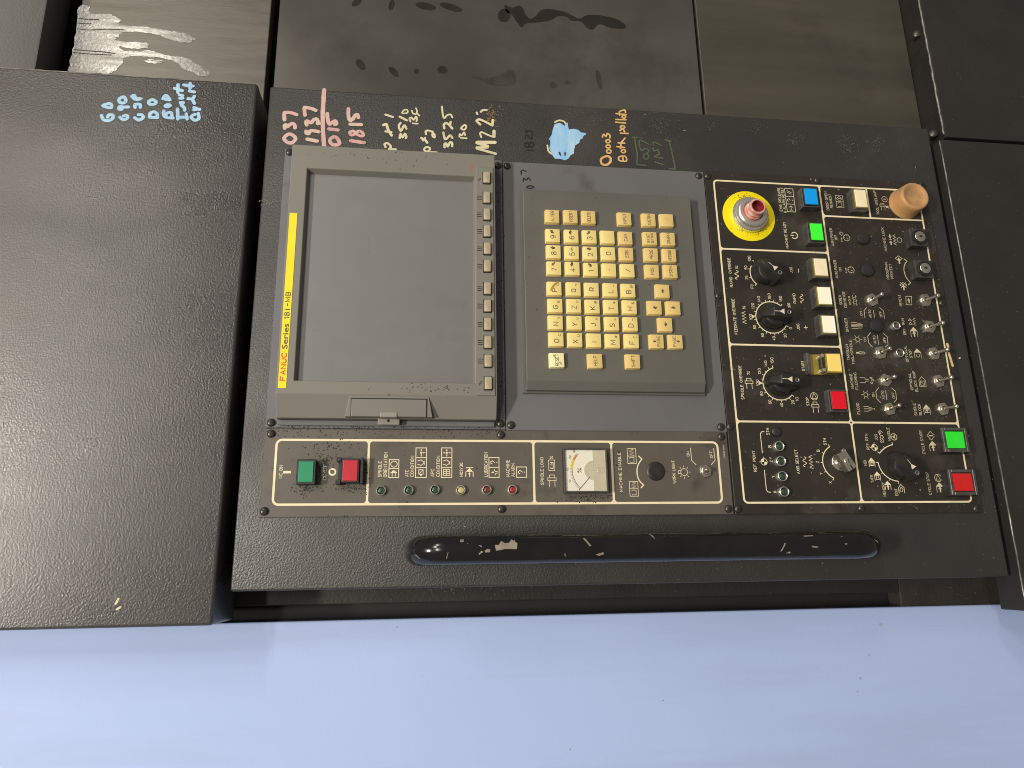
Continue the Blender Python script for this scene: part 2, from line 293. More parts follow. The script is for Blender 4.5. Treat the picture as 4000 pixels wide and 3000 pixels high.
# plain single-line lettering (grid 4 wide, 6 tall), drawn as flat bands
GL = {}
for ln in """A 0,0 2,6 4,0;.8,2 3.2,2
B 0,0 0,6 2.6,6 3.6,5.3 3.6,3.8 2.6,3.1 0,3.1;2.6,3.1 4,2.3 4,.8 2.8,0 0,0
C 4,4.8 3.2,5.8 2,6 .8,5.6 0,4.2 0,1.8 .8,.4 2,0 3.2,.2 4,1.2
D 0,0 0,6 2,6 3.4,5.2 4,3.8 4,2.2 3.4,.8 2,0 0,0
E 4,6 0,6 0,0 4,0;0,3.1 3.2,3.1
F 4,6 0,6 0,0;0,3.1 3.2,3.1
G 4,4.8 3.2,5.8 2,6 .8,5.6 0,4.2 0,1.8 .8,.4 2,0 3.2,.3 4,1.2 4,2.8 2.2,2.8
H 0,0 0,6;4,0 4,6;0,3 4,3
I 0,0 0,6
J 3,6 3,1.4 2.4,.3 1.4,0 .5,.4 0,1.6
K 0,0 0,6;4,6 0,2.4;1.4,3.6 4,0
L 0,6 0,0 3.6,0
M 0,0 0,6 2.3,1.6 4.6,6 4.6,0
N 0,0 0,6 4,0 4,6
O 2,6 .7,5.5 0,4 0,2 .7,.5 2,0 3.3,.5 4,2 4,4 3.3,5.5 2,6
P 0,0 0,6 2.8,6 4,5.2 4,3.6 2.8,2.8 0,2.8
Q 2,6 .7,5.5 0,4 0,2 .7,.5 2,0 3.3,.5 4,2 4,4 3.3,5.5 2,6;2.4,1.6 4.2,-.5
R 0,0 0,6 2.8,6 4,5.2 4,3.6 2.8,2.8 0,2.8;2.2,2.8 4,0
S 3.8,4.9 3.2,5.7 2,6 .8,5.7 .2,4.8 .6,3.7 2,3.1 3.4,2.5 4,1.4 3.4,.4 2,0 .7,.3 0,1.2
T 0,6 4,6;2,6 2,0
U 0,6 0,1.6 .8,.4 2,0 3.2,.4 4,1.6 4,6
V 0,6 2,0 4,6
W 0,6 1.3,0 2.6,4.6 3.9,0 5.2,6
X 0,0 4,6;0,6 4,0
Y 0,6 2,3 4,6;2,3 2,0
Z 0,6 4,6 0,0 4,0
0 2,6 .7,5.5 .1,4 .1,2 .7,.5 2,0 3.3,.5 3.9,2 3.9,4 3.3,5.5 2,6
1 .2,4.7 1.6,6 1.6,0
2 0,4.6 .8,5.8 2,6 3.3,5.6 3.8,4.4 3,2.8 0,0 4,0
3 .2,5.2 1.2,6 2.8,6 3.7,5 3.2,3.6 1.8,3.2;1.8,3.2 3.4,2.8 4,1.6 3.2,.3 1.8,0 .6,.3 0,1.1
4 3,0 3,6 0,1.8 4.2,1.8
5 3.6,6 .6,6 .2,3.3 1.8,3.8 3.3,3.3 4,2 3.4,.5 2,0 .7,.3 0,1.1
6 3.6,5.2 2.4,6 1.2,5.6 .2,4 0,2 .6,.5 2,0 3.4,.5 4,1.8 3.4,3.2 2,3.7 .7,3.2 0,2
7 0,6 4,6 1.4,0
8 2,6 .7,5.6 .4,4.5 1,3.5 2,3.2 3,3.5 3.6,4.5 3.3,5.6 2,6;2,3.2 .6,2.6 0,1.5 .6,.4 2,0 3.4,.4 4,1.5 3.4,2.6 2,3.2
9 .4,.8 1.6,0 2.8,.4 3.8,2 4,4 3.4,5.5 2,6 .6,5.5 0,4.2 .6,2.8 2,2.3 3.3,2.8 4,4
. 0,0 .1,.5
, .4,.6 0,-.8
/ 0,-.4 3,6.4
% 0,0 4,6;.9,6 0,5.2 .9,4.2 1.7,5.2 .9,6;3.1,1.8 2.3,.9 3.1,0 4,.9 3.1,1.8
& 4,0 .8,4.4 .9,5.6 1.8,6 2.6,5.4 2.4,4.3 .4,2.4 0,1.2 .8,.1 2,0 3.2,1 4,2.4
- 0,3 3,3
+ 0,3 4,3;2,1 2,5
= 0,2 3.4,2;0,4 3.4,4
# 1,0 1.6,6;2.8,0 3.4,6;0,2 4,2;.3,4 4.3,4
* 2,1 2,5;.3,2 3.7,4;.3,4 3.7,2
@ 2.8,2 1.6,2 1.2,3.4 2,4.4 3,3.8 2.9,2 4,2.4 4,4.2 3,5.8 1.4,6 0,4.4 0,1.8 1.4,0 3.4,.4
? 0,4.6 .6,5.7 2,6 3.4,5.4 3.6,4.2 2,2.8 2,1.8;2,.5 2,0
( 1.4,6.6 .2,5 0,3 .2,1 1.4,-.6
) 0,6.6 1.2,5 1.4,3 1.2,1 0,-.6
[ 1.4,6.4 0,6.4 0,-.4 1.4,-.4
] 0,6.4 1.4,6.4 1.4,-.4 0,-.4
> 0,5 3.4,3 0,1""".split('\n'):
    GL[ln[0]] = [[tuple(float(q) for q in p.split(',')) for p in st.split()] for st in ln[2:].split(';')]
FONTS = {}
def text_geo(s, cu, cv, width, height, h, rot=0.0, off=0.0, asp=.8, wgt=.125):
    if any(ch.islower() for ch in s): return font_geo(s, cu, cv, width, height, h)
    x = 0.0; st = []
    for ch in s:
        if ch == ' ': x += 3.2; continue
        g = GL[ch]; st += [[(x + p[0], p[1]) for p in ln] for ln in g]; x += max(p[0] for ln in g for p in ln) + 1.7
    x0, x1 = min(p[0] for l in st for p in l), max(p[0] for l in st for p in l); y0, y1 = min(p[1] for l in st for p in l), max(p[1] for l in st for p in l)
    sw_ = max(.28, wgt * (height or 3.0)); sy = max(.01, ((height or 3.0) - sw_ * (y1 - y0 > 2)) / max(.5, y1 - y0)) if (y1 - y0) > 1 else .4
    sx = max(.05, (width - sw_) / max(.5, x1 - x0)) if width and (x1 - x0) > .6 else sy * asp * 1.1
    gs = []
    for i, l in enumerate(st):
        cl = len(l) > 3 and l[0] == l[-1]; pp = [(cu + (p[0] - (x0 + x1) / 2) * sx, cv + (p[1] - (y0 + y1) / 2) * sy) for p in (l[:-1] if cl else l)]
        gs.append(ribbon(pp, sw_, h + .015 * (i % 6), cl, False))
    return join(*gs)
def font_geo(s, cu, cv, width, height, h):
    c = bpy.data.curves.new('t', 'FONT'); c.body = s; c.size = 1; c.resolution_u = 3; c.offset = .02; c.fill_mode = 'FRONT'
    o = bpy.data.objects.new('t', c); me = bpy.data.meshes.new_from_object(o)
    V = [tuple(v.co) for v in me.vertices]; F = [list(p.vertices) for p in me.polygons]
    bpy.data.objects.remove(o); bpy.data.curves.remove(c); bpy.data.meshes.remove(me)
    x0, x1 = min(v[0] for v in V), max(v[0] for v in V); y0, y1 = min(v[1] for v in V), max(v[1] for v in V)
    return [(cu + (v[0] - (x0 + x1) / 2) * width / (x1 - x0), cv + (v[1] - (y0 + y1) / 2) * height / (y1 - y0), h) for v in V], F
def T(parent, reg, s, xc, y0, y1, cap=3.2, h=2.6, mat=None, name='lettering', off=0.0):
    a = P(xc, y0, h, reg); b = P(xc, y1, h, reg)
    return add(name, text_geo(s, (a[0] + b[0]) / 2, (a[1] + b[1]) / 2, abs(b[0] - a[0]), cap, h, 0, off), mat or m_print, parent)
def Tc(parent, reg, s, x, y, cap=3.0, h=2.6, mat=None, wd=None, off=0.0, name='lettering'):
    a = P(x, y, h, reg); return add(name, text_geo(s, a[0], a[1], wd, cap, h, 0, off), mat or m_print, parent)
def frame_box(parent, u0, u1, v0, v1, wd, rad, h, mat, name='printed_border'):
    pts = []
    for cx, cy, a0 in ((u1 - rad, v1 - rad, 0), (u0 + rad, v1 - rad, 90), (u0 + rad, v0 + rad, 180), (u1 - rad, v0 + rad, 270)):
        for k in range(6): a = math.radians(a0 + 18 * k); pts.append((cx + rad * math.cos(a), cy + rad * math.sin(a)))
    return add(name, ribbon(pts, wd, h, True), mat, parent)
def line_px(parent, reg, pts, wd, h, mat, name='printed_line', straight='', cap=False):
    pp = [P(x, y, h, reg) for x, y in pts]
    if straight == 'u': m = sum(p[1] for p in pp) / len(pp); pp = [(p[0], m) for p in pp]
    if straight == 'v': m = sum(p[0] for p in pp) / len(pp); pp = [(m, p[1]) for p in pp]
    return add(name, ribbon(pp, wd, h, False, cap), mat, parent)
def arc_pts(c, r, a0, a1, n=24): return [(c[0] + r * math.cos(math.radians(a0 + (a1 - a0) * k / n)), c[1] + r * math.sin(math.radians(a0 + (a1 - a0) * k / n))) for k in range(n + 1)]

# icons: polylines in a unit square, reading frame (x right, y up); ('f', pts) is filled
def circ(x, y, r, n=18): return [(x + r * math.cos(2 * math.pi * k / n), y + r * math.sin(2 * math.pi * k / n)) for k in range(n + 1)]
def arrow(x, y, s, dx, dy):                        # filled arrow
    t = Vector((dx, dy)).normalized(); n = Vector((-t.y, t.x)); q = lambda a, b: (x + t.x * a * s + n.x * b * s, y + t.y * a * s + n.y * b * s)
    return ('f', [q(-.5, -.14), q(0, -.14), q(0, -.36), q(.5, 0), q(0, .36), q(0, .14), q(-.5, .14)])
zig = lambda n, x0, x1, y0, y1: [(x0 + (x1 - x0) * k / n, (y0, y1)[k % 2]) for k in range(n + 1)]
sine = lambda x0, x1, y, a, c: [(x0 + (x1 - x0) * k / 24, y + a * math.sin(2 * math.pi * c * k / 24)) for k in range(25)]
tag_ = [(-.5, .42), (.12, .42), (.5, 0), (.12, -.42), (-.5, -.42)]
tagf = [[(-.5, .42), (.12, .42), (.12, -.42), (-.5, -.42)], ('f', [(.12, .47), (.55, 0), (.12, -.47)])]
ICON = {
 'spindle': [[(-.5, .34), (.0, .34)], [(-.5, -.34), (.0, -.34)], [(0, .5), (.22, .5), (.22, -.5), (0, -.5), (0, .5)], [(.22, .28), (.45, .28), (.45, -.28), (.22, -.28)]],
 'spin2': [[(-.5, .2), (.0, .2)], [(-.5, -.2), (.0, -.2)], ('f', [(0, .4), (.16, .4), (.16, -.4), (0, -.4)]), ('f', [(.16, .22), (.34, .22), (.34, -.22), (.16, -.22)])],
 'ring': [circ(0, 0, .42)], 'cring': [circ(0, 0, .5)[2:]], 'q': [[(-.2, .2), (-.12, .38), (.1, .4), (.22, .2), (.05, .0), (0, -.12)], ('f', [(-.06, -.3), (.06, -.3), (.06, -.42), (-.06, -.42)])],
 'cond': [('f', circ(0, 0, .13)[:-1]), arrow(-.32, 0, .3, 1, 0), arrow(.32, 0, .3, -1, 0), arrow(0, -.32, .3, 0, 1)],
 'cond4': [('f', circ(0, 0, .13)[:-1]), arrow(-.32, 0, .3, 1, 0), arrow(.32, 0, .3, -1, 0), arrow(0, -.32, .3, 0, 1), arrow(0, .32, .3, 0, -1)],
 'swap': [[(-.2, .42), (-.35, 0), (-.1, -.3), (.2, -.42)], [(.2, .42), (.35, 0), (.1, -.3), (-.25, -.42)]],
 'tool': [('f', [(-.4, .12), (-.2, .12), (-.2, -.12), (-.4, -.12)]), [(-.2, .25), (.35, .25), (.35, -.25), (-.2, -.25), (-.2, .25), (.35, -.25)]],
 'pallet': [[(-.35, .4), (.4, .35), (.4, -.35), (-.35, -.4), (-.35, .4)], [(-.1, .4), (-.1, -.4)], [(.15, .4), (.15, -.4)], [(-.35, 0), (.4, 0)]],
 'mend': [[(-.5, .5), (.05, .5)], [(-.5, -.5), (.05, -.5)], ('f', [(.05, .5), (.05, -.5), (.45, 0)]), [(.48, .5), (.48, -.5)], arrow(-.22, 0, .5, 1, 0)],
 'oil': [('f', [(0, .35), (.14, .1), (0, 0), (-.14, .1)]), [(-.35, -.1), (-.1, -.25), (-.1, -.45)], [(.4, 0), (.1, -.15), (.1, -.45)]],
 'cyc': [arrow(0, 0, .001, 1, 0)] + tagf + [arrow(-.15, 0, .62, 1, 0)], 'tagsq': tagf + [[(-.3, .26), (.05, .26), (.05, -.26), (-.3, -.26), (-.3, .26)], arrow(-.13, 0, .4, 1, 0)],
 'mdi': tagf + [[(-.38, .28), (.02, .28), (.02, -.28), (-.38, -.28), (-.38, .28)], circ(-.18, 0, .16)], 'tape': tagf + [[(-.35, .25), (-.1, .12), (.05, .25), (.05, -.25), (-.1, -.12), (-.35, -.25), (-.35, .25)]],
 'edit': [tag_, [(-.35, .1), (-.15, .28), (.2, 0), (-.05, -.25), (-.35, -.05)]], 'skip': [tag_ + [tag_[0]], [(-.38, .26), (.05, .26), (.05, -.26), (-.38, -.26), (-.38, .26)], [(-.3, -.15), (-.02, .15)]],
 'ostop': tagf + [circ(-.2, 0, .2)[3:16]], 'dia': [[(-.5, 0), (0, .5), (.5, 0), (0, -.5), (-.5, 0)], ('f', [(-.06, .26), (.06, .26), (.06, -.26), (-.06, -.26)])],
 'ctri': [circ(0, 0, .5, 22), [(-.28, .34), (.42, 0), (-.28, -.34), (-.28, .34)]], 'power': [arc_pts((0, 0), .42, 125, 415, 20), [(0, .05), (0, .52)]],
 'clock': [circ(0, 0, .45, 22), [(0, .02), (-.18, -.2)], [(0, .3), (0, .42)], [(.3, 0), (.42, 0)], [(-.3, 0), (-.42, 0)], [(0, -.3), (0, -.42)]],
 'targ': [circ(0, 0, .4, 20), ('f', [(0, 0)] + arc_pts((0, 0), .4, 180, 270, 8)), ('f', [(0, 0)] + arc_pts((0, 0), .4, 0, 90, 8)), [(.4, 0), (.62, 0)], [(0, .4), (0, .62)]],
 'bulb': [circ(0, 0, .3, 18), [(-.12, .3), (-.12, .52), (.12, .52), (.12, .3)]] + [[(.4 * math.cos(a), .4 * math.sin(a)), (.56 * math.cos(a), .56 * math.sin(a))] for a in (0, .7, -.7, -1.57, -2.4, 3.14, 2.4)],
 'star': [circ(0, 0, .26, 6)] + [[(.3 * math.cos(a), .3 * math.sin(a)), (.55 * math.cos(a), .55 * math.sin(a))] for a in (.52, 1.57, 2.6, 3.66, 4.7, 5.76)],
 'zig': [zig(8, -.5, .5, -.3, .3)], 'sine': [sine(-.5, .5, 0, .28, 2)], 'zs': [zig(8, -.5, .5, -.42, -.05), sine(-.5, .5, .28, .18, 2)], 'sz': [zig(8, -.3, .3, .2, .45), sine(-.3, .3, -.2, .18, 2)],
 'door': [[(-.3, .3), (-.4, .3), (-.4, -.3), (.4, -.3), (.4, .3), (.2, .3)]], 'sl': [[(-.3, -.3), (.1, .35)], [(-.05, -.35), (.3, .3)]], 'kk': [[(-.35, -.3), (-.35, .3)], [(-.35, 0), (.35, 0)], [(.1, .3), (.3, 0), (.1, -.3)]],
 'ion': [circ(0, 0, .45), ('f', [(-.05, .22), (.05, .22), (.05, -.22), (-.05, -.22)])],
 'lock': [zig(8, -.5, .5, -.1, .15), arrow(-.3, .42, .4, 1, 0), arrow(.3, .42, .4, -1, 0), [(0, .3), (0, .54)], circ(0, -.42, .22)],
 'prot': [[(-.3, 0), (0, .5), (.3, 0), (0, -.5), (-.3, 0)], arrow(-.25, 0, .75, 1, 0)], 'protx': [[(-.3, 0), (0, .5), (.3, 0), (0, -.5), (-.3, 0)], arrow(-.25, 0, .7, 1, 0), [(-.35, .4), (.3, -.4)], [(-.35, -.4), (.3, .4)]],
 'screw': [circ(-.3, .4, .09, 8), circ(0, .4, .09, 8), circ(.3, .4, .09, 8), [(-.5, 0), (.5, 0)], [(-.5, -.3), (.5, -.3)], [(-.4, -.4), (-.2, .1), (0, -.4), (.2, .1), (.4, -.4)]],
 'shower': [[(-.4, .5), (-.4, .1), (-.3, -.1), (-.3, -.4)], [(.4, .5), (.4, .1), (.3, -.1), (.3, -.4)], [(-.15, .5), (-.15, -.5)], [(0, .5), (0, -.5)], [(.15, .5), (.15, -.5)]],
 'flood': [[(-.3, .5), (-.3, .1), (-.15, 0), (-.15, -.2)], [(.3, .5), (.3, .1), (.15, 0), (.15, -.2)], [(0, .5), (0, -.3)], arrow(0, -.4, .25, 0, -1)],
 'flush': [[(-.3, .5), (-.3, .15), (-.1, .05), (-.1, -.15)], [(.3, .5), (.3, .15), (.1, .05), (.1, -.15)], circ(-.3, -.35, .09, 8), circ(0, -.45, .09, 8), circ(.3, -.35, .09, 8)],
 'tool2': [('f', [(-.15, .5), (.15, .5), (.15, .2), (-.15, .2)]), [(-.2, .2), (-.2, -.3), (.2, -.3), (.2, .2), (-.2, .2), (.2, -.3)], arrow(0, -.42, .2, 0, -1)],
 'rept': [[(-.4, .42), (.4, .3), (.4, -.42), (-.4, -.3), (-.4, .42)], arrow(0, 0, .5, 1, 0), arrow(-.4, .42, .15, 0, 1), arrow(.4, -.42, .15, 0, -1)],
 'dry': [('f', [(-.5, .1), (-.5, .12), (-.49, .12)])] + [[(-.3, .05), (-.05, .25), (-.3, .45), (-.3, .05)], [(.1, .05), (.35, .25), (.1, .45), (.1, .05)], zig(6, -.4, .4, -.4, -.1)],
 'hand': [zig(6, -.5, 0, .1, .3), sine(-.5, 0, -.2, .12, 2), [(.05, -.3), (.1, .3), (.35, .42), (.45, .1), (.3, -.3)], [(.2, .35), (.22, .0)], [(.32, .38), (.32, 0)]],
 'wheel': [circ(0, 0, .45), circ(0, 0, .12, 8), [(0, .12), (0, .42)], [(-.1, -.05), (-.36, -.22)], [(.1, -.05), (.36, -.22)]],
 'plus': [[(-.5, 0), (.5, 0)], [(0, -.5), (0, .5)]], 'mov': [[(.3, .35), (.3, -.35), (-.4, -.35), (-.4, .1)], [(-.3, .35), (-.3, .15)]],
}
def icon(parent, kind, reg, x, y, w_, h_, h=2.6, lw=.5, mat=None, box_=False):
    c = P(x, y, h, reg); gs = []; k_ = SCL(x, y, reg) / .245; w_ *= k_; h_ *= k_
    for i, it in enumerate(ICON[kind]):
        if it and it[0] == 'f': gs.append(sheet([(c[0] + a * w_, c[1] + b * h_) for a, b in it[1]], h + .02 * (i % 5)))
        else:
            cl = len(it) > 3 and abs(it[0][0] - it[-1][0]) < 1e-6 and abs(it[0][1] - it[-1][1]) < 1e-6
            pp = [(c[0] + a * w_, c[1] + b * h_) for a, b in (it[:-1] if cl else it)]
            gs.append(ribbon(pp, lw, h + .02 * (i % 5), cl, False))
    return add('printed_symbol', join(*gs), mat or m_print, parent)
def cells(parent, reg, x0, x1, y0, y1, kinds, h=2.6, lw=.55, mat=None):   # y0 = bottom in the picture (start of reading)
    a = P((x0 + x1) / 2, y0, h, reg); b = P((x0 + x1) / 2, y1, h, reg); t = P(x0, (y0 + y1) / 2, h, reg)[1]; d = P(x1, (y0 + y1) / 2, h, reg)[1]
    n = len(kinds); du = (b[0] - a[0]) / n; gs = [ribbon([(a[0], d), (b[0], d), (b[0], t), (a[0], t)], lw, h, True)]
    for k in range(1, n): gs.append(ribbon([(a[0] + du * k, d + lw / 2), (a[0] + du * k, t - lw / 2)], lw, h, False, False))
    o = add('printed_symbol_box', join(*gs), mat or m_print, parent)
    for k, kd in enumerate(kinds):
        c = (a[0] + du * (k + .5), (t + d) / 2); gs = []
        for i, it in enumerate(ICON[kd]):
            if it and it[0] == 'f': gs.append(sheet([(c[0] + p * du * .8, c[1] + q * (t - d) * .8) for p, q in it[1]], h + .02 * (i % 5)))
            else: gs.append(ribbon([(c[0] + p * du * .8, c[1] + q * (t - d) * .8) for p, q in it], lw * .9, h + .02 * (i % 5), False, False))
        add('symbol', join(*gs), mat or m_print, o)

# shared small parts
SCREW = {}
def screw(parent, x, y, h=2.5, reg='0', r=3.9, name='screw'):
    c = P(x, y, h + 1.5, reg); rot = random.uniform(0, 1.5)
    if r not in SCREW:
        g = lathe(0, 0, [(r, 0), (r, .5), (r * .93, 1.3), (r * .72, 2.1), (r * .4, 2.6), (0, 2.75)], 20)
        a = add('screw_proto', g, m_screw, None, (0, 0, 0), 40); me = a.data; bpy.data.objects.remove(a)
        s = r * .5; b = add('slot_proto', join(box(-s, s, -.45, .45, 1.6, 2.85), box(-.45, .45, -s, s, 1.6, 2.88)), m_black, None, (0, 0, 0)); md = b.data; bpy.data.objects.remove(b)
        SCREW[r] = (me, md)
    o = add(name, None, None, parent, (c[0], c[1], h), data=SCREW[r][0]); o.rotation_euler.y = rot
    q = add('cross_slot', None, None, o, (c[0], c[1], h), data=SCREW[r][1]); q.location = (0, 0, 0)
    return o
def led(parent, reg, x, y, mat, r=4.4, h=2.5, tall=3.0, label=None):
    c = P(x, y, h + tall * .7, reg)
    o = add('indicator_lamp', lathe(c[0], c[1], [(r, 0), (r, tall), (r - .45, tall + .35), (r - .9, tall), (r - 1.0, .6)], 26, base=h), m_alum, parent, None, 50)
    add('well', lathe(c[0], c[1], [(r - .95, tall * .55), (r * .62, tall * .5)], 22, base=h), m_black, o)
    add('lens', lathe(c[0], c[1], [(r * .66, 0), (r * .66, tall * .55), (r * .5, tall * .72), (r * .25, tall * .8), (0, tall * .82)], 22, base=h), mat, o, None, 60)
    if label: o['label'] = label
    return o
def plug(parent, reg, x, y, rpx, h=2.5, tall=2.2):
    c = P(x, y, h + 1, reg); r = rpx / REG[reg][2] * SCL(x, y, reg)
    return add('blanking_plug', lathe(c[0], c[1], [(r, 0), (r, tall * .35), (r * .93, tall * .75), (r * .7, tall), (0, tall * 1.08)], 30, base=h), m_blackp, parent, None, 40)

# ------------------------------------------------------------------ the machine around the panel
def wallbox(name, u0, u1, v0, v1, h0, h1, mat, parent=None, b=1.0): return add(name, box(u0, u1, v0, v1, h0, h1, b), mat, parent)
back = add('wall', box(-120, 1500, -1300, 900, -110, -100), m_black, None); back['kind'] = 'structure'

# machine cover at the top (left edge of the picture)
cu0 = P(826, 2444, 6)[0]; cu1 = P(1009, 325, 6)[0]; cv0 = (P(826, 2444, 6)[1] + P(1009, 325, 6)[1]) / 2
cover = thing('machine_cover', ((cu0 + cu1) / 2, cv0, -68), 'large dark grey pebble-textured cover above the control console, light blue handwriting near its edge', 'machine cover')
add('cover_panel', box(cu0, cu1, cv0, 560, -68, 6, 3.0, 3), m_cover, cover, None, 40)
add('worn_or_glint_edge', tube([(cu1 - .9 + random.uniform(-.15, .15), cv0 + 60 + 340 * k / 80, 5.3) for k in range(81)], .75, 6), M('edge_glint', (.30, .29, .26), (.10, .095, .088), 60, .45), cover, None, 60)  # pale tube paints in the light caught by the cover's bevelled top edge
strokes('blue_handwriting', 'V', [
 [(85, 745), (130, 830), (220, 850), (310, 810), (320, 740), (240, 730), (215, 780)], [(120, 540), (230, 500), (290, 520), (290, 580), (220, 580), (120, 540)],
 [(465, 780), (540, 830), (620, 800), (610, 745), (540, 755)], [(640, 570), (540, 570), (465, 560), (450, 610), (500, 620), (530, 585)], [(510, 370), (450, 410), (460, 470), (540, 490), (590, 440), (560, 370), (510, 370)],
 [(770, 790), (860, 840), (950, 780), (910, 730), (850, 730)], [(780, 580), (780, 520), (880, 520), (890, 580)], [(710, 350), (760, 330), (800, 390), (890, 400), (800, 420), (740, 380)],
 [(1080, 780), (1240, 790)], [(1080, 770), (1090, 700), (1170, 670), (1240, 720), (1225, 770)], [(1130, 420), (1060, 460), (1080, 510), (1180, 510), (1210, 460), (1130, 420)],
 [(1370, 650), (1390, 770), (1560, 800)], [(1410, 740), (1450, 690), (1520, 690), (1540, 770)], [(1450, 520), (1400, 550), (1450, 570), (1500, 540), (1450, 520)], [(1350, 400), (1390, 340), (1430, 340), (1490, 420), (1400, 410)],
 [(1650, 610), (1660, 820)], [(1680, 780), (1850, 780)], [(1830, 710), (1850, 820)], [(1710, 480), (1770, 480), (1730, 530), (1790, 580), (1800, 640)], [(1700, 390), (1760, 390)], [(1690, 320), (1760, 340)], [(1660, 110), (1660, 270)], [(1590, 185), (1750, 235)],
 [(2010, 720), (1930, 770), (2000, 840), (2090, 810), (2080, 700)], [(1990, 580), (2050, 610), (1990, 630)], [(2050, 610), (2110, 620)], [(1870, 400), (1960, 400), (2000, 350)], [(1960, 420), (2000, 500)], [(1900, 240), (2000, 260)], [(1780, 115), (1970, 140)], [(1910, 80), (1910, 190)]],
 64, m_bluek, cover, 6.3)
strokes('paint_chip', '0', [[(462, 2340), (452, 2358)], [(470, 2372), (457, 2380)]], 9, m_creamk, cover, 6.3)

# second cover behind it, beside the door
q = P(150, 200, -30)
rear = thing('rear_cover', (q[0] + 150, q[1], -75), 'plain mid grey textured cover in the corner behind the large cover', 'machine cover')
add('cover_panel', box(cu1 - 70, 900, q[1], 560, -75, -30, 2, 2), m_rear, rear, None, 40)
add('side_return', box(cu1 - 60, 900, P(215, 200, -62)[1], q[1] + 6, -95, -62, 1), m_black, rear)

# sliding door: shiny wet sheet, long stained sheet, lower sheet
d0, d1 = P(292, 180, -60)[1], P(1050, 250, -60)[1]
door = thing('machine_door', (cu1, P(2732, 220, -56)[1], -80), 'stained grey steel door sheets behind the right side of the console', 'machine door')
u_in = P(2000, 500, 0)[0] - 60
add('wet_sheet', box(u_in, 950, d1 + 2.5, d0, -80, -60, 1), m_glass_steel, door)
wet = bpy.data.objects['wet_sheet']
for pl in ([(640, 60), (720, 50), (735, 110), (870, 112), (965, 158), (985, 205), (1150, 214), (1290, 236), (1400, 255), (1500, 272), (1590, 312), (1560, 335), (1470, 345), (1330, 300), (1180, 262), (1010, 258), (960, 300), (930, 315), (960, 335), (1180, 345), (1195, 385), (1060, 392), (980, 372), (985, 405), (1100, 415), (1230, 412), (1330, 440), (1500, 470), (1600, 520), (1700, 590), (1640, 620), (1500, 560), (1420, 500), (1300, 470), (1120, 455), (1000, 470), (990, 520), (900, 590), (760, 590), (560, 590), (590, 400), (615, 230)],
           [(1170, 488), (1230, 482), (1330, 496), (1300, 512), (1210, 508)]):
    add('coolant_film', sheet([(p[0] + random.uniform(-.9, .9), p[1] + random.uniform(-1.4, 1.4)) for p in smoothline([P(x, y, -59.7, 'S') for x, y in pl], 5, True)], -59.7), m_film, wet)
strokes('drip_line', 'S', [[(630, 232), (720, 242), (860, 236), (1000, 240)], [(600, 400), (700, 410), (820, 418), (930, 432)], [(595, 425), (720, 436), (900, 444)], [(640, 150), (720, 155), (800, 158)], [(640, 190), (740, 192)]], 7, m_oil, wet, -59.5)
e0, e1 = P(1078, 200, -54)[1], P(2730, 220, -54)[1]
sh = add('stained_sheet', box(u_in, 950, e1 + 1.5, e0, -80, -54, 1.2), m_door, door)
f1 = P(3545, 200, -56)[1]
add('lower_sheet', box(u_in, 950, f1, e1 - 2.2, -80, -55, 1.2), m_door2, door)
def blot(pts, reg, h, mat=None): return add('oil_stain', sheet(smoothline([P(x, y, h, reg) for x, y in pts], 4, True), h), mat or m_oil, sh)
def ell(x, y, a, b, rot=0): return [(x + a * math.cos(t) * math.cos(rot) - b * math.sin(t) * math.sin(rot), y + a * math.cos(t) * math.sin(rot) + b * math.sin(t) * math.cos(rot)) for t in [k * math.pi / 5 + .1 * math.sin(k * 2.3) for k in range(10)]]
blot([(-60, 40), (0, 62), (60, 45), (95, 75), (105, 110), (150, 152), (200, 122), (230, 85), (290, 72), (380, 85), (450, 105), (540, 150), (600, 125), (680, 120), (760, 132), (850, 155), (915, 200), (908, 230), (800, 225), (710, 195), (650, 240), (600, 218), (560, 175), (480, 165), (440, 135), (370, 130), (320, 160), (230, 178), (110, 190), (80, 222), (40, 180), (0, 120), (-45, 95)], 'R', -53.8)
for e in ((815, 20, 44, 24, -.5), (1098, 40, 22, 42, .3), (1375, 50, 85, 28, .2), (1580, 58, 95, 26, .3), (848, 522, 50, 30, .9), (1115, 580, 52, 24, .8), (1300, 577, 20, 20, 0), (1510, 565, 42, 30, .2), (2010, 125, 50, 55, .2)): blot(ell(*e), 'Q', -53.8)
blot([(1745, 622), (1790, 612), (1850, 635), (1920, 625), (1990, 600), (2060, 565), (2100, 600), (2095, 680), (2000, 692), (1900, 685), (1820, 645)], 'Q', -53.8, m_stain)
blot(ell(705, 645, 22, 78, -.2), 'R', -53.8, m_stain); blot(ell(335, 690, 32, 24, .2), 'R', -53.8, m_stain); blot(ell(450, 665, 22, 16, 0), 'R', -53.8, m_stain)

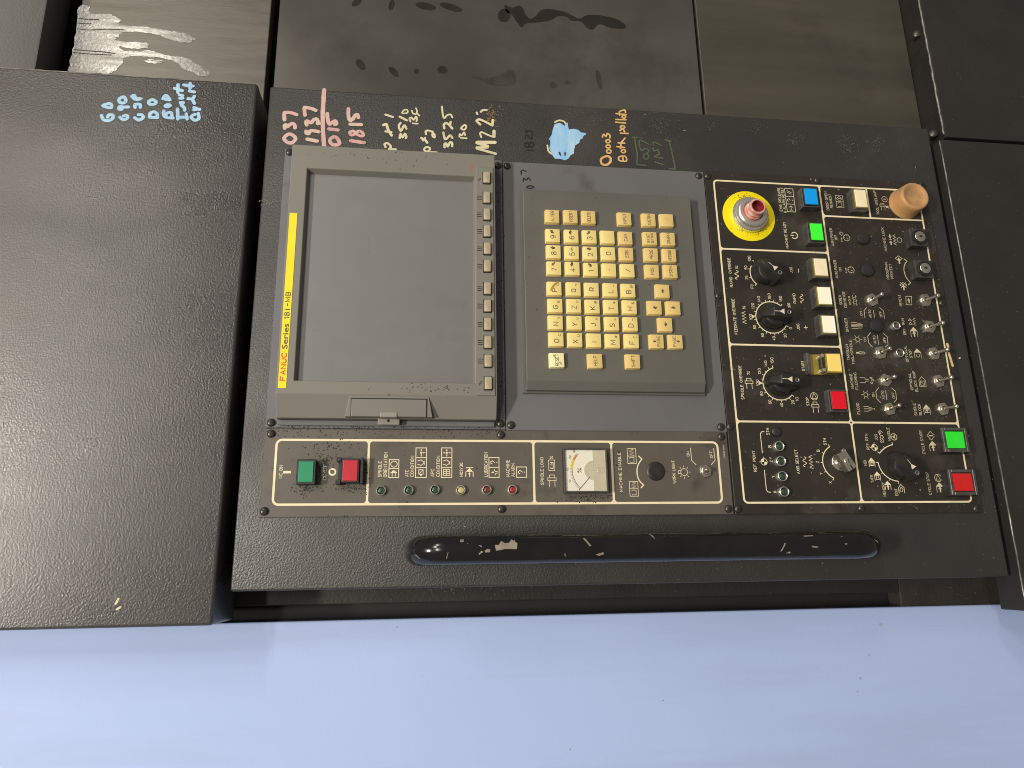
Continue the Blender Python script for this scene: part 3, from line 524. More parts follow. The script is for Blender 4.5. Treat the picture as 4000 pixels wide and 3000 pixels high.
# ledge under the door with two bolts and a weld seam, then the panels below
g0 = P(3545, 200, -56)[1]; g1 = P(3575, 220, -50)[1]; g2 = P(3632, 220, -22)[1]
lu0 = P(3680, 528, -22)[0] + 2
ledge = thing('door_ledge', (lu0, g2, -80), 'narrow dark ledge with two bolts and a bright weld seam below the door', 'ledge')
add('rail', box(lu0 - 25, 950, g1, g0 - 1, -80, -46, 1.2), m_edge, ledge)
add('sloped_strip', prism([(lu0 - 25, g1 - .5), (950, g1 - .5), (950, g2), (lu0 - 25, g2)], -85, [-50, -50, -24, -24]), m_strip, ledge)
wp = [(lu0 + (950 - lu0) * k / 90, g2 + random.uniform(-.3, .3), -23 + random.uniform(-.3, .3)) for k in range(91)]
add('weld_seam', tube(wp, 1.2, 8), m_edge, ledge, None, 60)
for x, y in ((3585, 130), (3650, 520)):
    c = P(x, y, -32); add('bolt', lathe(c[0], c[1], [(5, -6), (5, 2.2), (3.6, 3.4), (0, 3.6)], 18, base=-34, axis=(0, .45, .9)), m_screw, ledge, None, 40)
lowu = thing('lower_side_panel', (lu0, -900, -60), 'dark flat panel in the corner below the door ledge', 'machine panel')
add('panel', box(P(3800, 545, -24)[0], 950, -1100, g2 - 1.2, -60, -22, 1), m_lower, lowu)
lc1 = P(3690, 545, 4)[0]; lcv = (P(3690, 560, 4)[1] + P(3975, 2300, 4)[1]) / 2; lc0 = P(3990, 2388, 4)[0]
low = thing('lower_cover', ((lc0 + lc1) / 2, lcv - 200, -60), 'dark grey cover with a worn bright top edge below the console', 'machine cover')
add('cover_panel', box(lc0, lc1, -1100, lcv, -30, 4, 1.5), m_lower, low)
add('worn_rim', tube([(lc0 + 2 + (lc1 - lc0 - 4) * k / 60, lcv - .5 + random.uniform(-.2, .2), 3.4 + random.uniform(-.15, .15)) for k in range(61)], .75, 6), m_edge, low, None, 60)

# blue side panel and the dark strip beside the console
be = P(2400, 2397, -68)[0]
blue = thing('blue_side_panel', (be - 200, -200, -90), 'wide pale blue painted panel along the left side of the machine', 'side panel')
add('panel', box(-900, be, -1300, 900, -90, -68, 2.0, 3), m_blue, blue, None, 40)
m_drip = M('dried_drip', (.362, .450, .690), (.372, .465, .735), 20, .6)
for ln in [(12, [(3450, 2480), (3600, 2455), (3800, 2450)])]: strokes('dried_streak', '0', [ln], 12, m_drip, blue, -67.8)
m_drip2 = M('grime_dot', (.30, .36, .50), None, rough=.7)
for x, y, r in ((3360, 2650, 7), (3440, 2440, 9), (3395, 2560, 5), (3350, 2700, 5)):
    add('grime_spot', sheet([P(x + r * random.uniform(.4, 1) * math.cos(t), y + r * random.uniform(.4, 1.3) * math.sin(t), -67.8) for t in [k * .7 for k in range(9)]], -67.8), m_drip2, blue)
strip = thing('dark_side_strip', (be, -200, -100), 'narrow dark strip between the blue panel and the console', 'trim strip')
su_ = P(2400, 2338, -72)[0]; sve = P(3520, 2340, -72)[1]
add('strip', box(su_, P(2400, 2200, -72)[0] + 60, sve + .5, cv0 + 60, -95, -72, 1), m_strip, strip)
add('end_plate', box(be - 20, P(2400, 2200, -72)[0] + 60, -1100, sve, -95, -73, 1), M('brown_primer', (.022, .018, .016), (.032, .026, .023), 40, .6, bump=(300, .0004, 1.0), specks=((.20, .16, .13), 300, .70)), strip)

# ------------------------------------------------------------------ control console housing
k_u0 = (P(899, 2311)[0] + P(3945, 2253)[0]) / 2; k_u1 = (P(1054, 336)[0] + P(3625, 501)[0]) / 2
k_v1 = (P(1054, 336)[1] + P(899, 2311)[1]) / 2; k_v0 = (P(3625, 501)[1] + P(3945, 2253)[1]) / 2
con = thing('control_console', ((k_u0 + k_u1) / 2, k_v0, -62), 'black pebble-textured control console housing with handwritten numbers and a long grab handle', 'console')
hs = add('housing', box(k_u0, k_u1, k_v0, k_v1, -62, 0, 2.2, 3), m_console, con, None, 40)
hc = 38.0; hr = 12.8
a = P(1575, 2146, hc); b = P(3476, 2130, hc); hu = (P(1900, 2143, hc)[0] + P(3200, 2133, hc)[0]) / 2
z1 = a[1] - hr; z0 = b[1] + hr; R = 24
pts = [(hu, z1, -1), (hu, z1, hc - R)] + [(hu, z1 - R + R * math.cos(t), hc - R + R * math.sin(t)) for t in [k * math.pi / 16 for k in range(1, 8)]] + [(hu, z1 - R, hc)]
n_ = 40
pts += [(hu, z1 - R + (z0 - z1 + 2 * R) * k / n_, hc) for k in range(1, n_)]
pts += [(hu, z0 + R, hc)] + [(hu, z0 + R - R * math.sin(t), hc - R + R * math.cos(t)) for t in [k * math.pi / 16 for k in range(1, 8)]] + [(hu, z0, hc - R), (hu, z0, -1)]
handle = add('handle', tube(pts, hr, 28), m_handle, con, None, 60)
def on_tube(poly, reg):                            # a paint flake that follows the tube surface
    vs = [P(x, y, hc + hr * .8, reg) for x, y in poly]; bm = bmesh.new(); f = bm.faces.new([bm.verts.new((p[0], p[1], 0)) for p in vs])
    bmesh.ops.triangulate(bm, faces=[f]); bmesh.ops.subdivide_edges(bm, edges=bm.edges[:], cuts=5, use_grid_fill=True)
    for v in bm.verts: du = max(-.93, min(.93, (v.co.x - hu) / hr)); v.co.z = hc + (hr + .18) * math.sqrt(1 - du * du)
    return geo_bm(bm)
for pl in ([(955, 285), (965, 335), (1000, 330), (1040, 320), (1145, 322), (1150, 270), (1100, 235), (1080, 265), (1045, 270), (1010, 250), (990, 285)], [(655, 240), (660, 262), (688, 260), (688, 235)], [(868, 335), (872, 350), (915, 348), (915, 325), (890, 320)],
           [(1825, 370), (1860, 378), (1898, 365), (1890, 348), (1855, 358)], [(1718, 228), (1735, 225), (1785, 292), (1772, 298)], [(818, 290), (840, 305), (845, 295), (828, 287)], [(535, 405), (550, 350), (556, 350), (543, 405)], [(268, 370), (305, 408), (310, 402), (275, 366)]):
    add('worn_patch', on_tube(pl, 'Y'), m_patch, handle)
for pl in ([(55, 122), (85, 158), (78, 132)], [(803, 228), (825, 178), (832, 182), (812, 226)], [(943, 136), (1000, 133), (998, 139), (945, 142)], [(980, 195), (1020, 200), (1015, 206), (985, 204)], [(1170, 180), (1188, 184), (1175, 190)], [(1340, 155), (1362, 172), (1358, 176)]):
    add('worn_patch', on_tube(pl, 'Z'), m_patch, handle)
pk = [[(285, 1015), (380, 1060), (410, 1130), (330, 1205), (240, 1195), (165, 1120), (210, 1050), (285, 1015)], [(180, 890), (175, 830), (215, 820), (245, 850), (290, 810), (360, 790), (400, 840), (400, 885)], [(175, 710), (170, 570), (215, 550), (330, 560), (435, 598)],
 [(665, 1125), (880, 1170)], [(640, 955), (650, 1000), (700, 1005), (725, 955), (790, 945), (915, 970)], [(655, 820), (635, 770), (660, 735), (720, 765), (760, 770), (800, 715), (860, 690), (895, 740), (890, 790), (935, 790)], [(615, 610), (605, 460), (640, 445), (760, 470), (850, 508)],
 (85, [(1030, 62), (1012, 350), (1000, 600), (1005, 900), (1030, 1290)]),
 [(1260, 1075), (1330, 1130), (1360, 1210), (1310, 1250), (1210, 1240), (1155, 1180), (1180, 1110), (1260, 1075)], [(1135, 905), (1325, 930)], [(1100, 575), (1105, 680), (1140, 800), (1200, 770), (1270, 735), (1295, 790), (1265, 815)],
 [(1605, 1160), (1895, 1205)], (62, [(1640, 955), (1580, 985), (1620, 1040), (1700, 1015), (1770, 955), (1850, 980), (1880, 1045), (1820, 1060), (1750, 1030), (1690, 970), (1640, 955)]), [(1595, 805), (1835, 815)], [(1555, 470), (1555, 620), (1590, 720), (1650, 690), (1700, 610), (1750, 600), (1770, 660)]]
strokes('pink_handwriting', 'P', pk, 76, m_pink, con, .25)
strokes('cream_handwriting', 'W', [[(175, 895), (290, 900)], [(115, 860), (100, 810), (150, 795), (200, 840), (200, 885)], (46, [(80, 480), (130, 470), (160, 560), (220, 660)]), [(115, 590), (215, 605)], [(115, 300), (240, 342)],
 [(360, 705), (375, 640), (410, 690), (450, 635), (475, 680), (465, 710)], [(375, 445), (345, 500), (380, 580), (440, 490), (475, 545)], [(360, 335), (485, 400)], (26, [(400, 270), (440, 220), (490, 220), (495, 265), (440, 280), (400, 270)]),
 (30, [(585, 450), (670, 460)]), (30, [(545, 420), (530, 370), (560, 350), (600, 390), (640, 340), (660, 370), (650, 415)]), (24, [(570, 230), (590, 280), (640, 290), (660, 240), (640, 190)]), (28, [(660, 280), (700, 320)]),
 (24, [(890, 945), (1000, 950)]), (34, [(830, 860), (785, 890), (800, 930), (860, 930), (880, 880), (830, 860)]), (42, [(735, 705), (775, 730), (805, 745), (835, 785)]), (32, [(765, 750), (800, 700)]), (34, [(815, 640), (810, 590), (850, 575), (900, 590), (930, 600), (925, 660), (955, 695), (970, 660), (935, 620)]),
 [(1135, 865), (1135, 810), (1165, 800), (1190, 850), (1230, 780), (1265, 790), (1265, 850)], [(1115, 610), (1140, 720), (1180, 710), (1230, 660), (1270, 705)], [(1130, 540), (1125, 470), (1170, 450), (1220, 480), (1240, 430)], (40, [(1220, 480), (1268, 540)]), (30, [(1090, 160), (1105, 300), (1130, 360), (1180, 310), (1240, 300), (1270, 350)]),
 (30, [(1415, 700), (1515, 710)]), (30, [(1390, 680), (1400, 640), (1430, 660), (1470, 610), (1490, 655)]), (30, [(1480, 480), (1420, 540), (1480, 560), (1510, 510), (1480, 480)]),
 (58, [(1700, 780), (2005, 782)]), (52, [(1695, 790), (1880, 848)]), (52, [(1880, 862), (1695, 872)]), (44, [(1695, 885), (2015, 975)]), (32, [(1770, 690), (1750, 630), (1780, 605), (1880, 650), (1985, 690)]), (52, [(1988, 680), (1990, 585)]), (40, [(1750, 470), (1690, 410), (1740, 385), (1850, 430), (1960, 490)]), (44, [(1962, 480), (1970, 395)]), (34, [(1690, 265), (1702, 295)]), (36, [(1762, 250), (1800, 222), (1860, 222)])],
 38, m_creamk, con, .25)
bp = [(525, 270), (590, 250), (650, 290), (660, 250), (685, 250), (700, 335), (760, 325), (820, 340), (850, 370), (915, 380), (910, 400), (885, 410), (870, 445), (840, 460), (830, 500), (780, 530), (765, 590), (765, 630), (725, 650), (700, 690), (655, 715), (590, 695), (530, 695), (490, 640), (460, 570), (475, 490), (458, 450), (490, 400), (505, 330)]
blotb = add('blue_paint_blot', sheet([P(x, y, .25, 'X') for x, y in bp], .25), m_bluek2, con)
for hl in ([(570, 622), (585, 607), (600, 620), (606, 668), (590, 655)], [(640, 622), (668, 612), (665, 645), (652, 668)]): add('bare_gap', sheet([P(x, y, .4, 'X') for x, y in hl], .4), m_console, blotb)
strokes('cream_arc', 'X', [[(530, 245), (580, 222), (640, 235), (662, 268)]], 20, m_creamk, con, .3); strokes('cream_arc', 'X', [[(437, 530), (450, 600), (485, 635)]], 20, m_creamk, con, .3)
def lp(x, y, r, ry=None): ry = ry or r; return [(x + r * math.cos(k * math.pi / 3), y + ry * math.sin(k * math.pi / 3)) for k in range(6)] + [(x + r, y)]
strokes('orange_handwriting', 'X', [(27, [(1160, 665), (1100, 700), (1110, 760), (1170, 770), (1215, 730), (1210, 680), (1160, 665)]), lp(1195, 605, 28, 22), lp(1188, 545, 26, 20), lp(1184, 480, 26, 20), [(1115, 430), (1130, 395), (1160, 420), (1175, 385), (1210, 410), (1205, 440)],
 [(1315, 685), (1330, 720), (1410, 725), (1400, 668), (1340, 668), (1315, 685)], [(1365, 668), (1372, 720)], lp(1375, 602, 26, 20), [(1295, 545), (1388, 558)], [(1345, 520), (1340, 568)], [(1310, 500), (1390, 505)], [(1350, 495), (1370, 470), (1395, 442)],
 [(1340, 380), (1432, 386)], [(1330, 350), (1365, 330), (1390, 365)], lp(1365, 305, 26, 18), [(1280, 245), (1400, 255)], [(1282, 211), (1405, 215)], lp(1380, 178, 22, 16), [(1283, 138), (1412, 152)], [(1325, 118), (1328, 160)], [(1335, 108), (1390, 96), (1400, 128)]],
 19, m_orangek, con, .25)
strokes('green_handwriting', 'X', [[(1510, 430), (1545, 640), (1540, 760)], [(1490, 430), (1555, 435)], [(1540, 765), (1655, 780)], [(1940, 480), (1990, 690), (2015, 830)], [(1890, 465), (1960, 480)], [(1940, 818), (2010, 826)],
 lp(1655, 670, 32, 34), [(1580, 560), (1600, 592), (1650, 570), (1690, 600), (1670, 625)], [(1575, 540), (1580, 470), (1690, 520)], [(1765, 735), (1865, 770)], [(1810, 645), (1760, 670), (1855, 690)], [(1740, 560), (1750, 600), (1800, 590), (1820, 640)], [(1745, 530), (1750, 490), (1845, 535)]],
 18, m_greenk, con, .25)
strokes('faded_black_handwriting', 'X', [[(175, 590), (268, 592)], lp(185, 525, 26, 30), lp(240, 520, 26, 30), [(160, 440), (180, 400), (240, 445), (250, 390)], [(165, 330), (170, 365), (215, 345), (250, 365)]], 16, m_blackk, con, .25)

# ------------------------------------------------------------------ display unit
pl_u0, pl_u1 = P(1500, 1674, 2.5)[0], (P(1115, 575, 2.5)[0] + P(1963, 631, 2.5)[0]) / 2
pl_v1, pl_v0 = (P(1115, 575, 2.5)[1] + P(1036, 1670, 2.5)[1]) / 2, (P(1963, 631, 2.5)[1] + P(1976, 1677, 2.5)[1]) / 2
disp = thing('display_unit', ((pl_u0 + pl_u1) / 2, pl_v0, 0), 'grey screen unit with a blank screen, yellow name strip and soft keys', 'display')
add('mounting_plate', box(pl_u0, pl_u1, pl_v0 + .4, pl_v1, 0, 2.5, .5, 1), m_dplate, disp)
BH = 22.0; GH = 15.5
bu1 = (P(1140, 561, BH)[0] + P(1931, 608, BH)[0]) / 2; bv1 = (P(1140, 561, BH)[1] + P(1080, 1500, BH)[1]) / 2; bv0 = (P(1933, 608, BH)[1] + P(1942, 1540, BH)[1]) / 2
bs = P(1500, 1540, BH)[0]; bu0 = P(1500, 1636, 12)[0]
su1 = (P(1199, 654, BH)[0] + P(1854, 690, BH)[0]) / 2; su0 = (P(1149, 1485, BH)[0] + P(1857, 1498, BH)[0]) / 2
sv1 = (P(1199, 654, BH)[1] + P(1149, 1485, BH)[1]) / 2; sv0 = (P(1854, 690, BH)[1] + P(1857, 1498, BH)[1]) / 2
gu1 = (P(1210, 676, GH)[0] + P(1845, 715, GH)[0]) / 2; gu0 = su0 + .8; gv1 = (P(1210, 676, GH)[1] + P(1165, 1485, GH)[1]) / 2; gv0 = sv0 + 1.5
def bezel():
    bm = bmesh.new(); q = lambda u, v, h: bm.verts.new((u, v, h))
    o = [q(bs, bv0, BH), q(bu1, bv0, BH), q(bu1, bv1, BH), q(bs, bv1, BH)]
    i = [q(su0, sv0, BH), q(su1, sv0, BH), q(su1, sv1, BH), q(su0, sv1, BH)]
    g = [q(gu0, gv0, GH), q(gu1, gv0, GH), q(gu1, gv1, GH), q(gu0, gv1, GH)]
    d = [q(bs, bv0, 2.5), q(bu1, bv0, 2.5), q(bu1, bv1, 2.5), q(bs, bv1, 2.5)]
    for k in range(4):
        j = (k + 1) % 4; bm.faces.new((o[k], o[j], i[j], i[k])); bm.faces.new((i[k], i[j], g[j], g[k]))
    for k in range(3): bm.faces.new((o[k], d[k], d[k + 1], o[k + 1]))
    s = [q(bu0, bv0, 12), q(bu0, bv1, 12), q(bu0, bv0, 2.5), q(bu0, bv1, 2.5)]
    bm.faces.new((o[0], o[3], s[1], s[0])); bm.faces.new((s[0], s[1], s[3], s[2])); bm.faces.new((o[0], s[0], s[2], d[0])); bm.faces.new((o[3], d[3], s[3], s[1]))
    bmesh.ops.recalc_face_normals(bm, faces=bm.faces[:])
    bmesh.ops.bevel(bm, geom=[e for e in bm.edges if all(v in o or v in i or v in s for v in e.verts)], offset=.7, segments=2, profile=.5, affect='EDGES')
    return geo_bm(bm)
bz = add('bezel', bezel(), m_bezel, disp)
add('screen', box(gu0 - 2, gu1 + 2, gv0 - 2, gv1 + 2, GH - 3, GH - .05), m_screen, disp)
strokes('scratch', '0', [[(1437, 920), (1440, 945), (1444, 970), (1440, 985), (1448, 993)]], 1.6, m_bezel, disp, GH + .05)
for x, y in ((1382, 607), (1627, 628), (1563, 661), (1616, 648)): add('smudge', sheet([P(x + random.uniform(1.2, 4.5) * math.cos(t), y + random.uniform(2, 6) * math.sin(t), BH + .1) for t in [k * .785 for k in range(8)]], BH + .1), m_grey_ink, bz)
# name strip
a = (P(1131, 832, BH), P(1086, 1516, BH)); c = (P(1162, 832, BH), P(1118, 1516, BH))
yu1, yu0 = P(1146, 832, BH)[0], P(1102, 1516, BH)[0]; yv1 = (a[0][1] + a[1][1]) / 2; yv0 = (c[0][1] + c[1][1]) / 2
ns_ = add('name_strip', box(yu0, yu1, yv0, yv1, BH, BH + .35, .1, 1), m_yellow, disp)
ym = (yv0 + yv1) / 2
def strip_text(s, ya, yb, cap, mat, off=.02):
    u0 = P(1110, ya, BH)[0]; u1 = P(1110, yb, BH)[0]; add('lettering', text_geo(s, (u0 + u1) / 2, ym, u1 - u0, cap, BH + .45, wgt=.19 if s == 'FANUC' else .16), mat, ns_)
strip_text('FANUC', 1488, 1378, 5.2, m_red_ink, .045); strip_text('Series', 1364, 1264, 5.2, m_grey_ink, .02); strip_text('18', 1247, 1218, 5.0, m_grey_ink); strip_text('i', 1212, 1206, 5.0, m_grey_ink); strip_text('-MB', 1197, 1140, 5.0, m_grey_ink)
fa = P(1843, 653, BH); add('lettering', text_geo('FANUC', fa[0], fa[1], P(1843, 630, BH)[0] - P(1843, 676, BH)[0], 2.4, BH + .1), m_red_ink, disp)
# soft key strip
ku1, ku0 = P(1880, 654, BH)[0], P(1880, 1546, BH)[0]; kv1, kv0 = P(1861, 1000, BH)[1], P(1929, 1000, BH)[1]
ks = add('soft_key_strip', box(ku0, ku1, kv0, kv1, BH - 1, BH + 1.2, .4, 1), m_bezel, disp)
sk = [(1900, 693), (1902, 771), (1902, 837), (1902, 902), (1903, 970), (1904, 1038), (1904.5, 1126), (1905, 1194), (1906, 1265.5), (1906.5, 1336), (1907, 1409), (1908, 1496)]
KM = None; WM = None
km_v = sum(P(x, y, BH + 3)[1] for x, y in sk) / 12
for i, (x, y) in enumerate(sk):
    c = (P(x, y, BH + 3)[0], km_v)
    if KM is None:
        o = add('k', box(-6.1, 6.1, -3.4, 3.4, 0, 2.8, .7, 2), m_soft, None, (0, 0, 0), 40); KM = o.data; bpy.data.objects.remove(o)
        o = add('k', box(-7.0, 7.0, -4.2, 4.2, 0, .25), m_black, None, (0, 0, 0)); WM = o.data; bpy.data.objects.remove(o)
    kk = add('soft_key', None, None, disp, (c[0], c[1], BH + 1.25), data=KM)
    ww = add('key_well', None, None, kk, (c[0], c[1], BH + 1.05), data=WM)
    if i in (0, 11): add('key_arrow', text_geo('\u25b7' if False else '>', c[0], c[1], 4, 3, BH + 3.95), m_ink, kk)
    gs = []
    for k in (-1, 0, 1):
        if i in (0, 11):
            if k == 1: continue
            s = -1 if i == 0 else 1; gs.append(ribbon([(c[0] + s * 1.0 + k * 1.6 - 1.5, km_v + 9.0), (c[0] + s * 1.0 + k * 1.6 + 1.5 - (3 if i == 11 else 0) * 0, km_v + 5.5)], .5, BH + 1.3, False, False))
        else: gs.append(ribbon([(c[0] + k * 2.0, km_v + 4.9), (c[0] + k * 2.0, km_v + 9.8)], .75, BH + 1.3, False, False))
    add('tick_marks', join(*gs), m_black, ks)
# memory card door in the sloping side
cdw = [P(x, y, BH - 2) for x, y in ((1371, 1557), (1669, 1563), (1669, 1626), (1371, 1622))]
v1_, v0_ = cdw[0][1], cdw[1][1]; ua = P(1500, 1556, BH - 1)[0]; ub = P(1500, 1628, BH - 3)[0]
add('card_slot_housing', prism([(ub, v0_ - 5), (ua + 2, v0_ - 1.5), (ua + 2, v1_ + 1.5), (ub, v1_ + 5)], 8, [BH - 3.2, BH - .4, BH - .4, BH - 3.2], None, .4), m_bezel, disp)
add('card_slot_door', prism([(ub + .1, v0_ + .8), (ua - 1.0, v0_ + .8), (ua - 1.0, v1_ - .8), (ub + .1, v1_ - .8)], 9, [BH - 2.4, BH + .2, BH + .2, BH - 2.4], None, .4), m_bezel, disp)
add('door_gap', prism([(ub + .2, v0_), (ua, v0_), (ua, v1_), (ub + .2, v1_)], 10, [BH - 2.95, BH - .3, BH - .3, BH - 2.95]), m_black, disp)
tb = [P(x, y, 12) for x, y in ((1475, 1645), (1561, 1647))]; tu0, tu1 = P(1515, 1660, 10)[0], P(1515, 1631, 14)[0]
lt = add('latch', join(box(tu0, tu1 + 1, tb[1][1], tb[0][1], 9, 11.5, .8, 2), box(tu1 - 1, tu1 + 4, P(1552, 1615, 18)[1], P(1486, 1615, 18)[1], 11, BH - 1.2, .8, 2)), M('latch_plastic', (.24, .23, .20), None, rough=.5), disp)
hh = P(1517, 1643, 12); add('hole', lathe(hh[0], hh[1], [(1.4, .1), (0, .1)], 14, base=11.5), m_black, lt)
add('lower_rail', box(bu0 - 5.5, bu0 - .3, bv0 + 1, bv1 - 1.5, 2.5, 5.2, .6, 1), m_dplate, disp)
for x, y in ((1130, 592), (1945, 644), (1058, 1650), (1956, 1654)): screw(disp, x, y)

# ------------------------------------------------------------------ keyboard unit
kp_u1 = (P(1963, 631, 2.5)[0] + P(2747, 670, 2.5)[0]) / 2; kp_u0 = P(2400, 1684, 2.5)[0]; kp_v1 = pl_v0; kp_v0 = (P(2747, 670, 2.5)[1] + P(2845, 1690, 2.5)[1]) / 2
kb = thing('keyboard_unit', ((kp_u0 + kp_u1) / 2, kp_v0, 0), 'grey keyboard unit with cream square keys for letters and digits below the screen', 'keyboard')
add('mounting_plate', box(kp_u0, kp_u1, kp_v0 + .35, kp_v1 - .35, 0, 2.5, .5, 1), m_kplate, kb)
KH = 13.5
xu1 = (P(2044, 738, KH)[0] + P(2700, 768, KH)[0]) / 2; xus = P(2400, 1490, KH)[0]; xu0 = P(2400, 1531, 7)[0]; xv1 = (P(2044, 738, KH)[1] + P(2054, 1480, KH)[1]) / 2; xv0 = (P(2700, 768, KH)[1] + P(2752, 1480, KH)[1]) / 2
def kbody():
    bm = bmesh.new(); q = lambda u, v, h: bm.verts.new((u, v, h)); L1, L0 = xv1, xv0
    prof = [(xu1, 2.5), (xu1, KH), (xus, KH), (xu0, 9), (xu0, 2.5)]
    a = [q(u, L0, h) for u, h in prof]; b = [q(u, L1, h) for u, h in prof]
    for k in range(4): bm.faces.new((a[k], a[k + 1], b[k + 1], b[k]))
    bm.faces.new(a); bm.faces.new(b); bmesh.ops.recalc_face_normals(bm, faces=bm.faces[:])
    bmesh.ops.bevel(bm, geom=bm.edges[:], offset=.8, segments=2, profile=.5, affect='EDGES'); return geo_bm(bm)
add('key_housing', kbody(), m_kbody, kb)
add('housing_flange', box(xu0 - 2, xu1 + 2, xv0 - 2, xv1 + 3, 2.5, 5.0, .6, 1), m_kbody, kb)
KEYS = [('ALTER', 2158, 844, 'f'), ('INSERT', 2229.6, 845, 'f'), ('DELETE', 2300, 848, 'f'), ('INPUT', 2440, 854, 'f'), ('CUSTOM', 2535, 858, 'f'), ('', 2604.6, 860, 'f'),
 ('9', 2160, 919, 'p', 'ne'), ('6', 2233, 922, 'p', 'e'), ('3', 2303.5, 924, 'p', 'se'), ('.', 2374, 925.5, 'p'), ('CAN', 2444, 929, 'f'), ('OFFSET\nSETTING', 2540, 930.6, 'f'), ('GRAPH', 2611, 933, 'f'),
 ('8', 2163, 982.5, 'p', 'n'), ('5', 2234.6, 986, 'p', 'z'), ('2', 2306, 988, 'p', 's'), ('0', 2377, 990, 'p'), ('EOB', 2447.6, 992, 'f'), ('PROG', 2544, 994, 'f'), ('MESSAGE', 2615.5, 996.7, 'f'),
 ('7', 2165, 1046.6, 'p', 'nw'), ('4', 2237, 1048, 'p', 'w'), ('1', 2309, 1052, 'p', 'sw'), ('-', 2380, 1054, 'p'), ('/', 2452, 1056, 'p'), ('POS', 2548, 1059, 'f'), ('SYSTEM', 2620, 1059.5, 'f'),
 ('P', 2166, 1126, 'p', 'C'), ('Q', 2241, 1128, 'p', '?'), ('R', 2312, 1130, 'p'), ('L', 2385, 1132, 'p', '+'), ('B', 2455, 1134, 'p', 'SP'), ('>e', 2589, 1136.5, 'f'),
 ('G', 2169.5, 1193, 'p', 'E'), ('Z', 2243, 1194, 'p', 'W'), ('K', 2315, 1196.5, 'p', '@'), ('T', 2387.6, 1197.5, 'p', '*'), ('H', 2460.5, 1199, 'p', '&'), ('>n', 2558, 1201, 'f'), ('>s', 2631, 1202.6, 'f'),
 ('N', 2171, 1258.5, 'p', ')'), ('Y', 2245, 1260, 'p', 'V'), ('J', 2318, 1262, 'p', 'A'), ('S', 2391, 1263.6, 'p', '='), ('D', 2464, 1265, 'p', ']'), ('>w', 2599.5, 1267.7, 'f'),
 ('O', 2173.6, 1324.7, 'p', '('), ('X', 2247, 1327, 'p', 'U'), ('I', 2321, 1329, 'p', ','), ('M', 2394, 1331, 'p', '#'), ('F', 2468.6, 1331.5, 'p', '['), ('PAGE>n', 2566, 1333, 'f'), ('PAGE>s', 2640, 1334, 'f'),
 ('RESET', 2176, 1406, 'r'), ('HELP', 2325.5, 1409.4, 'f'), ('SHIFT', 2473, 1411, 'f')]
DIRS = {'n': (0, 1), 's': (0, -1), 'e': (1, 0), 'w': (-1, 0), 'ne': (1, 1), 'nw': (-1, 1), 'se': (1, -1), 'sw': (-1, -1)}
def flat_arrow(c, d, s, h): return sheet([(c[0] + p[0], c[1] + p[1]) for p in [(x - 0, y - 0) for x, y in arrow(0, 0, s, *DIRS[d])[1]]], h)
KMESH = {}
KT = KH + 4.2
for k in KEYS:
    s, x, y, kind = k[:4]; ex = k[4] if len(k) > 4 else None; c = P(x, y, KT)
    if kind not in KMESH:
        g = 7.75; t = 7.15
        geo = prism([(-g, -g), (g, -g), (g, g), (-g, g)], 0, 4.2, [(-t, -t), (t, -t), (t, t), (-t, t)], .55)
        o = add('k', geo, {'p': m_key, 'f': m_keyf, 'r': m_keyr}[kind], None, (0, 0, 0), 35); KMESH[kind] = o.data; bpy.data.objects.remove(o)
    o = add('key', None, None, kb, (c[0], c[1], KH), data=KMESH[kind]); o.rotation_euler.y = random.uniform(-.012, .012)
    hz = KT + .12; gs = []
    if kind == 'p':
        gs.append(text_geo(s, c[0] + (-1.8 if ex else 0), c[1] + (0 if s not in '.' else -.5), {'.': .9, '-': 3.6, '/': 3.4}.get(s), {'.': .9, '-': .8}.get(s, 5.6), hz, 0, 0.0, .95))
        if ex in DIRS: gs.append(flat_arrow((c[0] + 4.3, c[1] + 1.0), ex, 5.2, hz))
        elif ex == 'z': gs.append(ribbon([(c[0] + 2 + q, c[1] + (1.2 if i % 2 else -.6)) for i, q in enumerate((0, .8, 1.6, 2.4, 3.2))], .6, hz))
        elif ex: gs.append(text_geo(ex, c[0] + 4.3, c[1] - 3.2, {',': .7, 'SP': 3.8}.get(ex, 2.6), {',': 1.2, '=': 1.4, '+': 2.4}.get(ex, 3.1), hz, 0, 0.0))
    elif s.startswith('>'): gs.append(flat_arrow(c, s[1], 4.6, hz))
    elif s.startswith('PAGE'): gs += [text_geo('PAGE', c[0], c[1] + (1.6 if s[-1] == 's' else -1.6), 11.2, 3.2, hz, 0, 0.0), flat_arrow((c[0], c[1] + (-2.6 if s[-1] == 's' else 2.6)), s[-1], 3.6, hz)]
    elif '\n' in s:
        a, b = s.split('\n'); gs += [text_geo(a, c[0], c[1] + 2.3, 10.8, 3.1, hz, 0, 0.0), text_geo(b, c[0], c[1] - 2.0, 11.4, 3.1, hz, 0, 0.0)]
    elif s: gs.append(text_geo(s, c[0], c[1], min(12.2, 2.6 * len(s)), 3.7, hz, 0, 0.0))
    if s == 'RESET': gs += [ribbon([(c[0] + p, c[1] + q), (c[0] + p + 2.6, c[1] + q + 1.8)], .45, hz) for p, q in ((2.2, 2), (2.9, 1.4), (-5, -4), (-4.2, -4.6))]
    if gs: add('legend', join(*gs), m_ink, o)
strokes('rust_stain', 'L', [[(450, 1275), (480, 1225), (525, 1185)]], 22, M('rust', (.42, .27, .05), (.30, .17, .03), 200, .6), kb, KT + .2)
for x, y in ((1981, 646), (1996.5, 1659.5), (2730.5, 684.7), (2817.5, 1667)): screw(kb, x, y)
